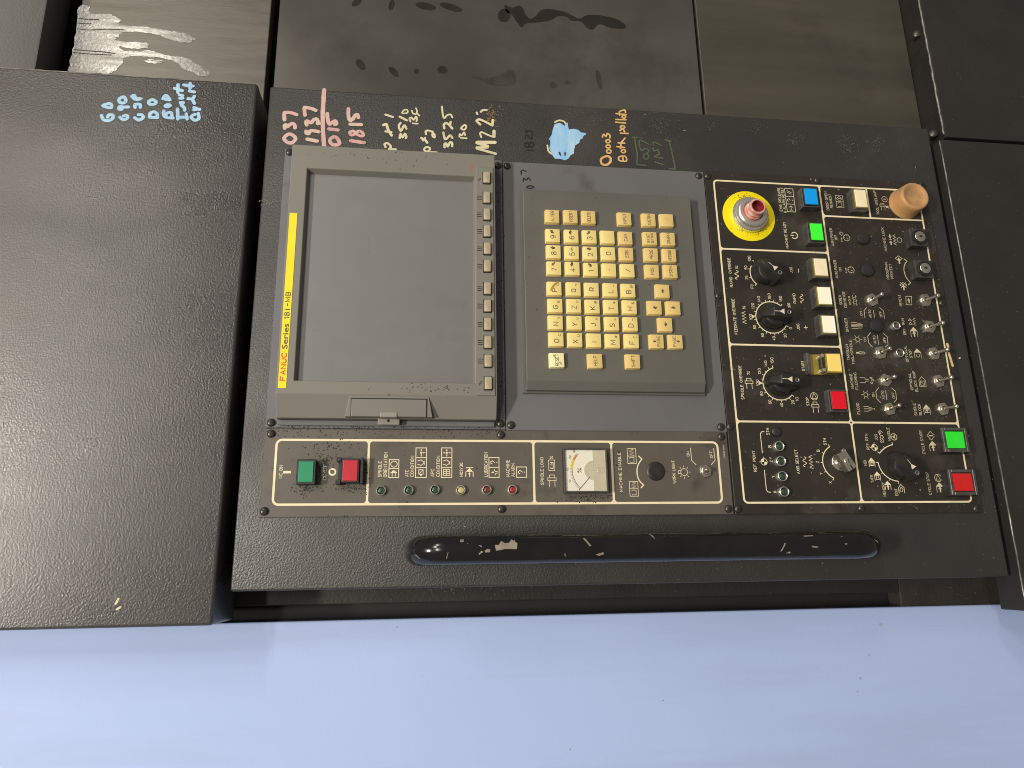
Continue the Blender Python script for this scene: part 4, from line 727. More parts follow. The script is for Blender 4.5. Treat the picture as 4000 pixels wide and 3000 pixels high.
strokes('black_handwriting', 'X', [[(115, 888), (112, 850), (135, 835), (172, 855)], [(137, 975), (145, 935), (175, 958), (200, 932), (228, 960)], [(180, 1045), (225, 1028), (268, 1045), (225, 1062), (180, 1045)]], 14, m_blackk, kb, 2.7)

# ------------------------------------------------------------------ switch panel (left of the screen and keyboard)
sp_u1 = pl_u0 - .8; sp_u0 = (P(1012, 2021, 2.5)[0] + P(2870, 2009, 2.5)[0]) / 2; sp_v1 = pl_v1; sp_v0 = (P(2840, 1690, 2.5)[1] + P(2868, 2008, 2.5)[1]) / 2
sw = thing('switch_panel', ((sp_u0 + sp_u1) / 2, sp_v0, 0), 'long brownish plate left of the screen with power buttons, lamps and a meter', 'switch panel')
add('plate', box(sp_u0, sp_u1, sp_v0 + .3, sp_v1, 0, 2.5, .5, 1), m_switch, sw)
ph = 2.6
fu1 = P(1900, 1722.5, ph)[0]; fu0 = P(1900, 1967.5, ph)[0]; fv1 = (P(1082, 1730, ph)[1] + P(1064, 1960, ph)[1]) / 2; fv0 = (P(2803, 1740, ph)[1] + P(2820, 1955, ph)[1]) / 2
frame_box(sw, fu0, fu1, fv0, fv1, 2.1, 5, ph, m_print)
for x in (1437.5, 2085.5, 2392.5): v = P(x, 1845, ph)[1]; add('printed_line', ribbon([(fu0, v), (fu1, v)], 2.1, ph + .06, False, False), m_print, sw)
T(sw, 'A', 'NC ON', 402, 905, 695, 3.4); T(sw, 'A', 'NC OFF', 1116, 925, 680, 3.4)
c = P(503, 806, ph, 'A'); add('printed_symbol', box(c[0] - 1.15, c[0] + 1.15, c[1] - 3.4, c[1] + 3.4, 2.5, 2.62), m_print, sw)
c = P(1238, 803, ph, 'A'); add('printed_symbol', ribbon(arc_pts(c, 2.75, 0, 342, 19), 1.5, ph, True), m_print, sw)
def push(parent, reg, x0, y0, x1, y1, top, lens, guard=0.0, body=1.9, h0=2.5, case=None, label=None, both=False):
    # lens outline (front) in the picture; guard = extra rim
    a = P((x0 + x1) / 2, y1, top, reg)[0]; b = P((x0 + x1) / 2, y0, top, reg)[0]; t = P(x0, (y0 + y1) / 2, top, reg)[1]; d = P(x1, (y0 + y1) / 2, top, reg)[1]
    o = add('push_button', box(a - body, b + body, d - body, t + body, h0, top - .9, .5, 1), case or m_blackp, parent)
    add('lens', box(a, b, d, t, top - 2, top, .35, 2), lens, o)
    if guard:
        g = body + guard; hh_ = top - 2.2
        add('guard', join(box(a - g, b + g, t + body + .05, t + g, h0, hh_, .3, 1), box(a - g, b + g, d - g, d - body - .05, h0, hh_, .3, 1), box(a - g, a - body - .05, d - body, t + body, h0, hh_, .3, 1), box(b + body + .05, b + g, d - body, t + body, h0, hh_, .3, 1)), m_guard, o)
    if label: o['label'] = label
    return o, (a, b, d, t)
push(sw, 'A', 687, 630, 927, 965, 13, m_lg, 0, 2.0, label='green power-on button with black frame')
o, (a, b, d, t) = push(sw, 'A', 1405, 612, 1645, 945, 13, m_lr, 0, 1.6, label='red power-off button with broken cover hinge')
add('hinge_block', join(box(b - 1.2, b + 3.0, t + 1.8, t + 6.2, 2.5, 12, .4, 1), box(a - 3.0, a + 1.2, t + 1.8, t + 6.2, 2.5, 12, .4, 1), box(a - 1.5, b + 1.5, t + 1.8, t + 4.5, 2.5, 8, .3, 1)), m_blackp, o)
add('guard_rail', box(a - 2.5, b + 2.5, d - 5.0, d - 2.2, 2.5, 11, .4, 1), m_blackp, o)
for (x, y), mt, lb in zip(((279, 840), (620, 837), (943, 830), (1264, 835), (1585, 832), (1902, 830)), (m_led_g, m_led_g, m_led_g, m_led_y, m_led_r, m_led_rr), ('dark green lamp',) * 3 + ('pale yellow lamp', 'dull red lamp', 'brighter red lamp')): led(sw, 'B', x, y, mt, 4.5, label=lb)
for s, x, y0, y1 in (('SPINDLE', 265, 675, 475), ('ORIENTATION', 335, 675, 367), ('ATC', 598, 670, 585), ('CONDITION', 665, 670, 413), ('APC', 915, 670, 573), ('CONDITION', 985, 670, 413), ('M02/30', 1270, 670, 498), ('LUBRICATION', 1575, 672, 367), ('MACHINE', 1845, 670, 460), ('ALARM', 1910, 670, 508)): T(sw, 'B', s, x, y0, y1, 3.5)
cells(sw, 'B', 378, 498, 680, 460, ['spin2', 'ring'], lw=.7); cells(sw, 'B', 708, 840, 680, 315, ['tool', 'swap', 'cond'], lw=.7); cells(sw, 'B', 1026, 1154, 680, 315, ['pallet', 'swap', 'cond4'], lw=.7)
icon(sw, 'mend', 'B', 1371, 615, 9, 7, lw=.7); cells(sw, 'B', 1612, 1736, 678, 433, ['oil', 'q'], lw=.7); cells(sw, 'B', 1953, 2076, 678, 550, ['q'], lw=.7)
T(sw, 'C', 'SPINDLE LOAD', 175, 635, 355, 3.2); icon(sw, 'spindle', 'C', 277, 592, 12, 8); cells(sw, 'C', 243, 304, 488, 382, ['mov'], lw=.45); Tc(sw, 'C', 'LM', 272, 435, 3.4, wd=6); Tc(sw, 'C', '%', 270, 357, 3.2, wd=3)
T(sw, 'C', 'MACHINE ENABLE', 970, 705, 305, 3.2); cells(sw, 'C', 1066, 1152, 750, 600, ['door', 'zig'], lw=.5); cells(sw, 'C', 1044, 1130, 418, 267, ['door', 'zig'], lw=.5)
pa = [P(x, y, ph, 'C') for x, y in ((1155, 340), (1190, 372))]; pb = [P(x, y, ph, 'C') for x, y in ((1190, 372), (1155, 425), (1140, 490), (1150, 560), (1175, 605), (1208, 635))]; pc = [P(x, y, ph, 'C') for x, y in ((1208, 635), (1180, 668))]
add('printed_line', ribbon(pa[:1] + smoothline(pb, 5) + pc[1:], 1.1, ph, False, False), m_print, sw)
plug(sw, 'C', 1333, 495, 95, tall=1.5)
T(sw, 'C', 'WORK LIGHT', 1515, 622, 385, 3.2); icon(sw, 'bulb', 'C', 1620, 505, 11, 11); T(sw, 'C', 'ON', 1660, 345, 297, 3.0); T(sw, 'C', 'OFF', 1895, 360, 290, 3.0); T(sw, 'C', 'C58821062', 2024, 365, 228, 1.6, mat=m_print2)
line_px(sw, 'C', [(1685, 258), (1695, 383), (1742, 432)], .6, ph, m_print); line_px(sw, 'C', [(1918, 262), (1935, 385), (1895, 430)], .6, ph, m_print)
for x, y in ((1058, 1693), (1031, 1997), (1957, 1697.5), (1960, 1988), (2819, 1704.6), (2847, 1987)): screw(sw, x, y)
# load meter
MH = 11
mu1 = P(2288, 1749, MH)[0]; mu0 = P(2292, 1924, MH)[0]; mv1 = P(2204, 1838, MH)[1]; mv0 = P(2376, 1838, MH)[1]
mt = add('load_meter', box(mu0, mu1, mv0, mv1, 2.5, MH - 3.4, .8, 2), m_blackp, sw)
add('meter_face', box(mu0 + 1.8, mu1 - 1.8, mv0 + 14, mv1 - 1.6, MH - 3.4, MH - 3.0), m_white, mt)
add('meter_lower_cover', box(mu0 + 1.8, mu1 - 1.8, mv0 + 1.6, mv0 + 13.9, MH - 3.4, MH - 2.6), m_met_gold, mt)
mc = ((mu0 + mu1) / 2, mv0 + 12); fz = MH - 2.85
add('meter_lower_arch', prism([(mc[0] - 9.5, mc[1] + 1.5)] + arc_pts((mc[0], mc[1] + 1.5), 9.5, 180, 0, 14), fz - .1, fz + .35), m_met_gold, mt)
add('scale_arc', ribbon(arc_pts(mc, 22.5, 45, 138, 22), .4, fz, False, False), m_grey_ink, mt)
add('scale_ticks', join(*[ribbon([(mc[0] + math.cos(q) * 22.6, mc[1] + math.sin(q) * 22.6), (mc[0] + math.cos(q) * 24.6, mc[1] + math.sin(q) * 24.6)], .28, fz, False, False) for q in [math.radians(48 + 3.4 * k) for k in range(27)]]), m_grey_ink, mt)
add('yellow_zone', ribbon(arc_pts(mc, 23.0, 63, 88, 10), 2.0, fz + .06, False, False), m_met_y, mt); add('orange_zone', ribbon(arc_pts(mc, 23.0, 50, 63, 8), 2.0, fz + .06, False, False), m_met_o, mt)
for s, an in (('0', 137), ('50', 112), ('100', 88), ('150', 62), ('180', 47)): q = math.radians(an); add('scale_number', text_geo(s, mc[0] + math.cos(q) * 27.2, mc[1] + math.sin(q) * 27.2, None, 1.9, fz), m_grey_ink, mt)
add('percent_sign', text_geo('%', mc[0], mc[1] + 15.5, 5, 4.2, fz), m_grey_ink, mt)
q = math.radians(138); add('needle', ribbon([(mc[0] + math.cos(q) * 8, mc[1] + math.sin(q) * 8), (mc[0] + math.cos(q) * 25.5, mc[1] + math.sin(q) * 25.5)], .4, fz + .5, False, False), m_black, mt)
add('zero_screw', lathe(mc[0], mv0 + 7, [(3.6, 0), (3.6, 1.3), (3.0, 1.7), (0, 1.7)], 22, base=MH - 2.6), m_clear, mt, None, 40)
add('clear_window', box(mu0 + .3, mu1 - .3, mv0 + .3, mv1 - .3, MH - .9, MH, .4, 1), m_clear, mt)
add('clear_rim', join(box(mu0 + .2, mu1 - .2, mv1 - 1.4, mv1 - .2, MH - 3.3, MH - 1, .2, 1), box(mu0 + .2, mu1 - .2, mv0 + .2, mv0 + 1.4, MH - 3.3, MH - 1, .2, 1), box(mu0 + .2, mu0 + 1.6, mv0 + 1.5, mv1 - 1.5, MH - 3.3, MH - 1, .2, 1), box(mu1 - 1.6, mu1 - .2, mv0 + 1.5, mv1 - 1.5, MH - 3.3, MH - 1, .2, 1)), m_guard, mt)
# toggle switches
def toggle(parent, reg, nx, ny, bx, by, hb=17.0, h0=2.5, label=None, rn=5.2):
    c = P(nx, ny, h0 + 2, reg); t = P(bx, by, hb, reg); z = SCL(nx, ny, reg) / .29; ba = Vector((c[0], c[1], h0 + 3.5)); tp = Vector((t[0], t[1], hb)); ax = (tp - ba).normalized(); L = (tp - ba).length
    rot = random.uniform(0, 1); rr = 7.3 * z; hexp = [(c[0] + rr * math.cos(rot + k * math.pi / 3), c[1] + rr * math.sin(rot + k * math.pi / 3)) for k in range(6)]
    o = add('toggle_switch', prism(hexp, h0, h0 + 2.6, None, .45), m_chrome, parent)
    add('bushing', lathe(c[0], c[1], [(4.9 * z, 2.6), (4.9 * z, 3.4), (4.3 * z, 3.7), (4.3 * z, 4.6), (3.9 * z, 5.0), (2.4 * z, 4.8), (2.2 * z, 3.8)], 24, base=h0), m_chrome, o, None, 35)
    prof = [(1.5 * z, 0), (1.6 * z, L * .25), (1.95 * z, L * .62), (2.35 * z, L - 2.6)] + [(2.45 * z * math.cos(q), L - 2.3 + 2.45 * z * math.sin(q)) for q in (0, .4, .8, 1.15, 1.4)] + [(0, L + .15)]
    add('lever', lathe(ba.x, ba.y, prof, 18, axis=tuple(ax), base=ba.z), m_chrome, o, None, 50)
    if label: o['label'] = label
    return o
toggle(sw, 'C', 1838, 495, 1846, 475, 14, label='work light toggle switch standing straight out')

# ------------------------------------------------------------------ operator panel (bottom of the console)
OH = 2.5
ov1 = (P(2750, 672, OH)[1] + P(2870, 2008, OH)[1]) / 2 - .4; ov0 = (P(3608, 707, OH)[1] + P(3845, 2003, OH)[1]) / 2; ou1 = P(3180, 690, OH)[0]; ou0 = P(3350, 2006, OH)[0]
op = thing('operator_panel', ((ou0 + ou1) / 2, ov0, 0), 'dark brown operator panel crowded with dials, coloured buttons, toggle switches and key locks', 'operator panel')
add('plate', box(ou0, ou1, ov0, min(ov1, kp_v0 - .2, sp_v0 - .2), 0, OH, .5, 1), m_oper, op)
h1 = OH + .1
gu1 = P(3150, 723, h1)[0]; gu0 = P(3300, 1962, h1)[0]; gv1 = (P(2791, 720, h1)[1] + P(2903, 1936, h1)[1]) / 2; gv0 = (P(3608, 888, h1)[1] + P(3775, 1833, h1)[1]) / 2
frame_box(op, gu0, gu1, gv0, gv1, 1.9, 4, h1, m_print)
mv = sum(P(x, y, h1)[1] for x, y in ((3217.7, 843), (3247.6, 1095), (3282, 1345), (3324, 1652), (3366, 1958))) / 5
u1_ = P(3020, 979.5, h1)[0]; u2_ = P(3060, 1350, h1)[0]; u3_ = P(3300, 1650, h1)[0]; u4_ = P(3400, 852, h1)[0]; v5_ = P(3391, 790, h1)[1]
for pts_ in ([(gu0, mv), (gu1, mv)], [(u3_, gv0), (u3_, gv1)]): add('printed_line', ribbon(pts_, 1.9, h1 + .05, False, False), m_print, op)
for pts_ in ([(u1_, mv), (u1_, gv1)], [(u2_, mv), (u2_, gv1)], [(u4_, gv0), (u4_, mv)]): add('printed_line', ribbon(pts_, 1.9, h1 + .1, False, False), m_print, op)
add('printed_line', ribbon([(u4_, v5_), (gu1, v5_)], 1.9, h1 + .15, False, False), m_print, op)
# small round fillets where the printed lines meet
def fil(u, v, su, sv, r=3.2):
    c = (u + su * (.9 + r), v + sv * (.9 + r)); pts_ = [(u + su * .8, v + sv * .8)] + [(c[0] - su * r * math.cos(q), c[1] - sv * r * math.sin(q)) for q in [k * math.pi / 12 for k in range(7)]]
    return sheet(pts_, h1 + .2)
add('printed_corners', join(*[fil(u, v, a, b) for u, v, sg in ((u1_, mv, ((1, 1), (-1, 1))), (u2_, mv, ((1, 1), (-1, 1))), (u3_, mv, ((1, 1), (-1, 1), (1, -1), (-1, -1))), (u4_, mv, ((1, -1), (-1, -1))), (u1_, gv1, ((1, -1), (-1, -1))), (u2_, gv1, ((1, -1), (-1, -1))), (u3_, gv1, ((1, -1), (-1, -1))), (gu1, mv, ((-1, 1), (-1, -1))), (gu0, mv, ((1, 1), (1, -1))), (u3_, gv0, ((1, 1), (-1, 1)))) for a, b in sg]), m_print, op)
add('printed_corners', join(*[(lambda g: g)(sheet(f_, ph + .2)) for f_ in [[(u + su * .9, v + sv * .9)] + [(u + su * (4.0 - 3.0 * math.cos(q)), v + sv * (4.0 - 3.0 * math.sin(q))) for q in [k * math.pi / 12 for k in range(7)]] for u, su in ((fu0, 1), (fu1, -1)) for v in [P(x, 1845, ph)[1] for x in (1437.5, 2085.5, 2392.5)] for sv in (1, -1)]]), m_print, sw)
TX = [('D', 'EMG. RELEASE', 1228, 725, 345), ('D', '& ALARM RESET', 1290, 750, 340), ('D', 'MACHINE READY', 1325, 1325, 900), ('E', 'DOOR OPEN', 293, 630, 365), ('E', 'REQUEST', 352, 600, 400), ('E', 'TOOL UNCLAMP', 1008, 695, 350),
 ('E', 'AUTO POWER', 365, 1145, 890), ('E', 'OFF', 425, 1055, 985), ('E', 'MACHINE LOCK', 1120, 1220, 880), ('E', 'AUTO POWER', 423, 1610, 1350), ('E', 'ON', 486, 1510, 1455), ('E', 'PROGRAM', 1162, 1625, 1385), ('E', 'PROTECT', 1222, 1615, 1405),
 ('F', 'RAPID', 428, 690, 530), ('F', 'OVERRIDE', 400, 475, 228), ('F', 'FEEDRATE', 495, 1430, 1160), ('F', 'OVERRIDE', 465, 1130, 870), ('F', 'JOG', 1370, 470, 375), ('F', 'RAPID', 1420, 945, 790), ('F', 'JOG', 1480, 1365, 1265),
 ('G', 'SPINDLE', 552, 960, 745), ('G', 'OVERRIDE', 525, 715, 470), ('G', 'START', 1425, 548, 400), ('G', 'STOP', 1492, 1050, 930),
 ('H', 'SCREW', 135, 790, 630), ('H', 'CONVEYOR', 205, 840, 580), ('H', 'SHOWER', 235, 1230, 1010), ('H', 'REPEAT', 1105, 812, 625), ('H', 'DRY', 1175, 1275, 1180), ('H', 'RUN', 1150, 1115, 1010),
 ('I', 'THROUGH', 247, 430, 180), ('I', 'TOOL/SPINDLE', 312, 495, 115), ('I', 'MACHINE', 308, 875, 640), ('I', 'FLUSHING', 376, 890, 625), ('I', 'OPTIONAL', 1168, 460, 200), ('I', 'STOP', 1235, 395, 265), ('I', 'OPTIONAL', 1238, 895, 630), ('I', 'BLOCK SKIP', 1308, 925, 600), ('I', 'FLOOD', 412, 1280, 1100), ('I', 'SINGLE', 1305, 1300, 1105), ('I', 'BLOCK', 1380, 1295, 1115),
 ('J', 'REF. POINT', 358, 895, 590), ('J', '5TH', 550, 365, 265), ('J', 'AXIS SELECT', 972, 925, 575), ('J', '5TH', 1372, 510, 410),
 ('K', 'CYCLE START', 1115, 640, 295), ('K', 'CYCLE STOP', 1208, 1225, 900), ('K', 'REF. RTN.', 322, 578, 340), ('K', 'JOG', 452, 443, 355), ('K', 'HANDLE', 632, 445, 255), ('K', 'MDI', 293, 810, 728), ('K', 'TAPE', 392, 1055, 935), ('K', 'MEMORY', 562, 1250, 1045), ('K', 'EDIT', 742, 1240, 1135)]
for r_g, s, x, y0, y1 in TX: T(op, r_g, s, x, y0, y1, 3.25, h1, m_print2 if r_g in 'EHIK' else m_print)
for r_g, s, x, y0, y1 in (('H', 'ON', 472, 965, 895), ('H', 'AUTO', 615, 1000, 870), ('H', 'OFF', 790, 990, 895), ('H', 'ON', 533, 1385, 1315), ('H', 'AUTO', 690, 1420, 1290), ('H', 'OFF', 852, 1410, 1310), ('I', 'ON', 650, 1010, 940), ('I', 'AUTO', 800, 1045, 910), ('I', 'OFF', 965, 1030, 935)): T(op, r_g, s, x, y0, y1, 3.1, h1, m_print2)
for ln in ([(535, 1005), (520, 885), (562, 830)], [(690, 1005), (672, 880)], [(850, 1015), (835, 890), (765, 830)], [(625, 1240), (578, 1300), (595, 1410), (660, 1478)], [(735, 1285), (755, 1435)], [(825, 1245), (895, 1310), (908, 1440), (862, 1475)]): line_px(op, 'H', ln, .6, h1, m_print2)
for ln in ([(735, 860), (688, 920), (705, 1035), (768, 1100)], [(842, 905), (863, 1055)], [(935, 865), (1000, 920), (1015, 1045), (972, 1098)]): line_px(op, 'I', ln, .6, h1, m_print2)
for r_g, s, x, y in (('F', '0', 1362, 1335), ('F', '20', 1275, 1452), ('F', '40', 1100, 1495), ('F', '60', 920, 1445), ('F', '80', 795, 1320), ('F', '100', 735, 1160), ('F', '120', 768, 985), ('F', '140', 862, 878), ('F', '160', 1025, 835), ('F', '180', 1203, 875), ('F', '200', 1335, 985), ('F', 'F0', 755, 680), ('F', '25', 668, 540), ('F', '50', 655, 383), ('F', '100', 712, 243), ('F', '%', 628, 1010), ('F', '%', 515, 380),
 ('G', '10', 1340, 955), ('G', '20', 1280, 1000), ('G', '40', 1120, 1040), ('G', '60', 950, 995), ('G', '80', 830, 875), ('G', '100', 772, 720), ('G', '120', 798, 555), ('G', '140', 888, 445), ('G', '150', 980, 400), ('G', '%', 638, 578), ('J', 'B', 578, 530), ('J', 'Z', 602, 745), ('J', 'Y', 627, 965), ('J', 'X', 653, 1187), ('J', 'X', 1450, 1048), ('J', 'Y', 1318, 920), ('J', 'Z', 1265, 753), ('J', 'B', 1275, 592)): Tc(op, r_g, s, x, y, 3.3, h1, wd=(2.2 * len(s) if s != '%' else 3.8))
pr = m_print2
cells(op, 'D', 1328, 1462, 735, 362, ['kk', 'q', 'sl'], h1, .5); icon(op, 'power', 'D', 1465, 1118, 7, 7, h1, 1.0); cells(op, 'E', 428, 530, 593, 422, ['door', 'dia'], h1, .45, pr); icon(op, 'spindle', 'E', 1100, 578, 7, 5, h1, .45, pr); icon(op, 'ion', 'E', 1125, 472, 5.6, 5.6, h1, .5, pr); icon(op, 'tool2', 'E', 1185, 585, 5, 5, h1, .45, pr)
icon(op, 'clock', 'E', 580, 1028, 6.6, 6.6, h1, .5, pr); icon(op, 'ring', 'E', 502, 968, 3.6, 3.6, h1, .5, pr); icon(op, 'kk', 'E', 508, 1055, 5.5, 2.2, h1, .45, pr); icon(op, 'clock', 'E', 643, 1490, 6.6, 6.6, h1, .5, pr); icon(op, 'kk', 'E', 570, 1495, 7, 2.2, h1, .45, pr); icon(op, 'lock', 'E', 1275, 1058, 10, 10, h1, .6, pr)
icon(op, 'prot', 'E', 1330, 1325, 8, 6.5, h1, .6, pr); icon(op, 'protx', 'H', 1155, 470, 8, 6.5, h1, .6, pr)
line_px(op, 'H', smoothline([(1165, 45), (1215, 85)], 1) + smoothline([(1215, 85), (1178, 140), (1165, 210), (1180, 290), (1215, 365), (1272, 432)], 5) + [(1235, 470)], .9, h1, pr)
icon(op, 'sine', 'F', 515, 498, 8.6, 6, h1, .7); icon(op, 'zig', 'F', 628, 1168, 11.5, 6, h1, .6); icon(op, 'sine', 'F', 1535, 870, 8.5, 5.5, h1, .6); icon(op, 'plus', 'F', 1600, 1325, 3.6, 3.6, h1, .6); line_px(op, 'F', [(1488, 460), (1482, 400)], .7, h1, m_print)
icon(op, 'spindle', 'G', 650, 728, 10.5, 7.5, h1, .55); icon(op, 'spindle', 'G', 1605, 1070, 10.5, 7, h1, .5); icon(op, 'ctri', 'G', 1585, 915, 6.8, 6.8, h1, .5)
icon(op, 'screw', 'H', 345, 720, 10, 9, h1, .45, pr); icon(op, 'shower', 'H', 405, 1128, 7.5, 11, h1, .5, pr); icon(op, 'star', 'H', 413, 1350, 8, 8, h1, .45, pr); icon(op, 'rept', 'H', 1245, 722, 10, 7.5, h1, .55, pr); icon(op, 'cyc', 'H', 1328, 1235, 9, 7.5, h1, .5, pr); icon(op, 'dry', 'H', 1300, 1065, 8.5, 8, h1, .5, pr)
icon(op, 'tool2', 'I', 460, 315, 5, 10, h1, .5, pr); icon(op, 'flush', 'I', 545, 745, 7.5, 13, h1, .5, pr); icon(op, 'star', 'I', 530, 973, 8, 8, h1, .45, pr); icon(op, 'flood', 'I', 590, 1195, 7, 11, h1, .5, pr); icon(op, 'ostop', 'I', 1345, 325, 8.6, 7.4, h1, .5, pr); icon(op, 'skip', 'I', 1418, 765, 9, 7.4, h1, .5, pr); icon(op, 'tagsq', 'I', 1490, 1208, 9, 7.4, h1, .5, pr)
icon(op, 'targ', 'J', 497, 752, 7.6, 7.6, h1, .5); icon(op, 'sine', 'J', 1082, 752, 9.5, 6, h1, .6); icon(op, 'zig', 'J', 1172, 755, 12.5, 5.6, h1, .6)
line_px(op, 'J', smoothline([(500, 318), (462, 320), (443, 350)], 4) + [(472, 628)], .75, h1, m_print); line_px(op, 'J', [(500, 868)] + smoothline([(528, 1140), (548, 1182), (595, 1190)], 4), .75, h1, m_print)
icon(op, 'targ', 'K', 428, 545, 7.2, 7.2, h1, .5); icon(op, 'hand', 'K', 528, 385, 12, 5.5, h1, .45); icon(op, 'wheel', 'K', 707, 393, 6.6, 6.6, h1, .5); icon(op, 'mdi', 'K', 388, 760, 8, 6.6, h1, .5); icon(op, 'tape', 'K', 470, 960, 8, 6.6, h1, .5); icon(op, 'cyc', 'K', 620, 1095, 8, 6.6, h1, .5); icon(op, 'edit', 'K', 815, 1140, 8.2, 6.6, h1, .5)
icon(op, 'dia', 'K', 1240, 375, 8, 7.6, h1, .5, pr); icon(op, 'cyc', 'K', 1270, 530, 9, 8, h1, .5, pr); icon(op, 'ctri', 'K', 1343, 985, 6.8, 6.8, h1, .5, pr); icon(op, 'cyc', 'K', 1370, 1125, 9, 8, h1, .5, pr)
# dial scales
def fit_circle(ps):
    (x1, y1), (x2, y2), (x3, y3) = ps; a = 2 * (x2 - x1); b = 2 * (y2 - y1); c = x2 * x2 + y2 * y2 - x1 * x1 - y1 * y1; d = 2 * (x3 - x1); e = 2 * (y3 - y1); f = x3 * x3 + y3 * y3 - x1 * x1 - y1 * y1
    D = a * e - b * d; x = (c * e - b * f) / D; y = (a * f - c * d) / D; return (x, y), math.hypot(x - x1, y - y1)
def ang(c, p): return math.degrees(math.atan2(p[1] - c[1], p[0] - c[0]))
def dial_arc(reg, three, ticks=(), lw=1.0, ends=True):
    ps = [P(x, y, h1, reg) for x, y in three]; c, r = fit_circle(ps); a0, am, a1 = (ang(c, p) for p in ps)
    while am < a0 and a0 - am > 0 and False: pass
    # go from a0 to a1 through am
    def span(a, b): return (b - a) % 360
    if span(a0, am) > span(a0, a1): a0, a1 = a1, a0
    sp = span(a0, a1); gs = [ribbon(arc_pts(c, r, a0, a0 + sp, 40), lw, h1, False, False)]
    if ends: gs += [ribbon([(c[0] + r * math.cos(math.radians(q)), c[1] + r * math.sin(math.radians(q))), (c[0] + (r + 2.6) * math.cos(math.radians(q)), c[1] + (r + 2.6) * math.sin(math.radians(q)))], lw * .8, h1 + .03, False, False) for q in (a0, a0 + sp)]
    for k, (t, L) in enumerate(ticks):
        q = math.radians(a0 + sp * t); gs.append(ribbon([(c[0] + r * math.cos(q), c[1] + r * math.sin(q)), (c[0] + (r + L) * math.cos(q), c[1] + (r + L) * math.sin(q))], .6, h1 + .03, False, False))
    add('dial_scale', join(*gs), m_print, op); return c, r
c_rap, r_rap = dial_arc('F', [(790, 295), (724, 440), (825, 640)], [(.36, 2.2), (.68, 2.2)])
c_fee, r_fee = dial_arc('F', [(1205, 985), (815, 1150), (1292, 1295)], [(k / 20, 2.6 if k % 2 == 0 else 1.7) for k in range(1, 20)])
c_spi, r_spi = dial_arc('G', [(995, 505), (850, 715), (1268, 895)], [(k / 14, 2.6 if k % 2 == 1 else 1.7) for k in range(1, 14)])
c_axi, r_axi = dial_arc('J', [(1440, 535), (1340, 748), (1500, 985)], [(.26, 2.2), (.5, 2.2), (.74, 2.2)])
c_mo, r_mo = dial_arc('K', [(690, 505), (590, 545), (500, 630)], [(.55, 2.0)]); c_mo2, r_mo2 = dial_arc('K', [(480, 760), (570, 935), (770, 1030)], [(.38, 2.0), (.7, 2.0)])
for c, r in ((c_fee, r_fee), (c_spi, r_spi)): add('dial_mark', sheet([(c[0] + .3, c[1] + r + 1), (c[0] + 2.4, c[1] + r + 4.2), (c[0] - 1.8, c[1] + r + 4.2)], h1 + .1), m_print, op)
def knob(c, d_up, sc=1.0, label=None):             # c centre, d_up = pointing direction (u, v)
    f = Vector((d_up[0], d_up[1])).normalized(); n = Vector((-f.y, f.x)); q = lambda a, b: (c[0] + (f.x * a + n.x * b) * sc, c[1] + (f.y * a + n.y * b) * sc)
    o = add('selector_knob', lathe(c[0], c[1], [(11.6 * sc, 0), (11.8 * sc, 2.2), (11.0 * sc, 5.5), (9.6 * sc, 9.0), (8.0 * sc, 10.0), (0, 10.0)], 36, base=OH), m_knob, op, None, 35)
    base = [q(-12.8, -6.0), q(-12.8, 6.0), q(-4, 7.0), q(6, 6.2), q(14.2, 4.0), q(15.4, 0), q(14.2, -4.0), q(6, -6.2), q(-4, -7.0)]
    top = [q(-12.0, -4.2), q(-12.0, 4.2), q(-4, 5.0), q(5.5, 4.2), q(13.2, 2.2), q(14.2, 0), q(13.2, -2.2), q(5.5, -4.2), q(-4, -5.0)]
    z = 18.5; hh_ = [z, z, z + 1.2, z, 8.0, 6.4, 8.0, z, z + 1.2]
    bm = bmesh.new(); A = [bm.verts.new((p[0], p[1], OH + .3)) for p in base]; B = [bm.verts.new((p[0], p[1], OH + hh_[i])) for i, p in enumerate(top)]
    for i in range(9): j = (i + 1) % 9; bm.faces.new((A[i], A[j], B[j], B[i]))
    bm.faces.new([B[i] for i in (0, 1, 2, 8)]); bm.faces.new([B[i] for i in (8, 2, 3, 7)]); bm.faces.new([B[i] for i in (7, 3, 4, 5, 6)])
    bmesh.ops.recalc_face_normals(bm, faces=bm.faces[:]); bmesh.ops.bevel(bm, geom=[e for e in bm.edges if all(v in B for v in e.verts)], offset=.7, segments=2, profile=.5, affect='EDGES')
    add('grip', geo_bm(bm), m_knob, o, None, 30)
    def up(a): return OH + (z + 1.2 - (a + 4) * 1.2 / 9.5 if a >= -4 else z + 1.2 * (a + 12) / 8) + .15
    V = [(*q(-3.6, -2.6), up(-3.6)), (*q(-3.6, 2.6), up(-3.6)), (*q(.8, 0), up(.8))]; add('pointer_mark', (V, [[0, 1, 2]]), m_pointer, o)
    V = [(*q(.6, -.25), up(.6)), (*q(.6, .25), up(.6)), (*q(5.2, .25), up(5.2)), (*q(5.2, -.25), up(5.2))]; add('pointer_line', (V, [[0, 1, 2, 3]]), m_pointer, o)
    cs = q(-8.4, 0); add('set_screw', lathe(cs[0], cs[1], [(2.4, .0), (2.3, .5), (1.6, .5), (1.5, -.3), (0, -.3)], 20, base=up(-8.4)), m_chrome, o, None, 40)
    if label: o['label'] = label
    return o
knob(c_spi, (.10, 1), 1.14, label='black knob of the spindle override dial'); knob(c_fee, (.06, 1), 1.14, label='black knob of the feedrate override dial'); knob(c_rap, (.72, .69), 1.16, label='black knob of the rapid override dial')
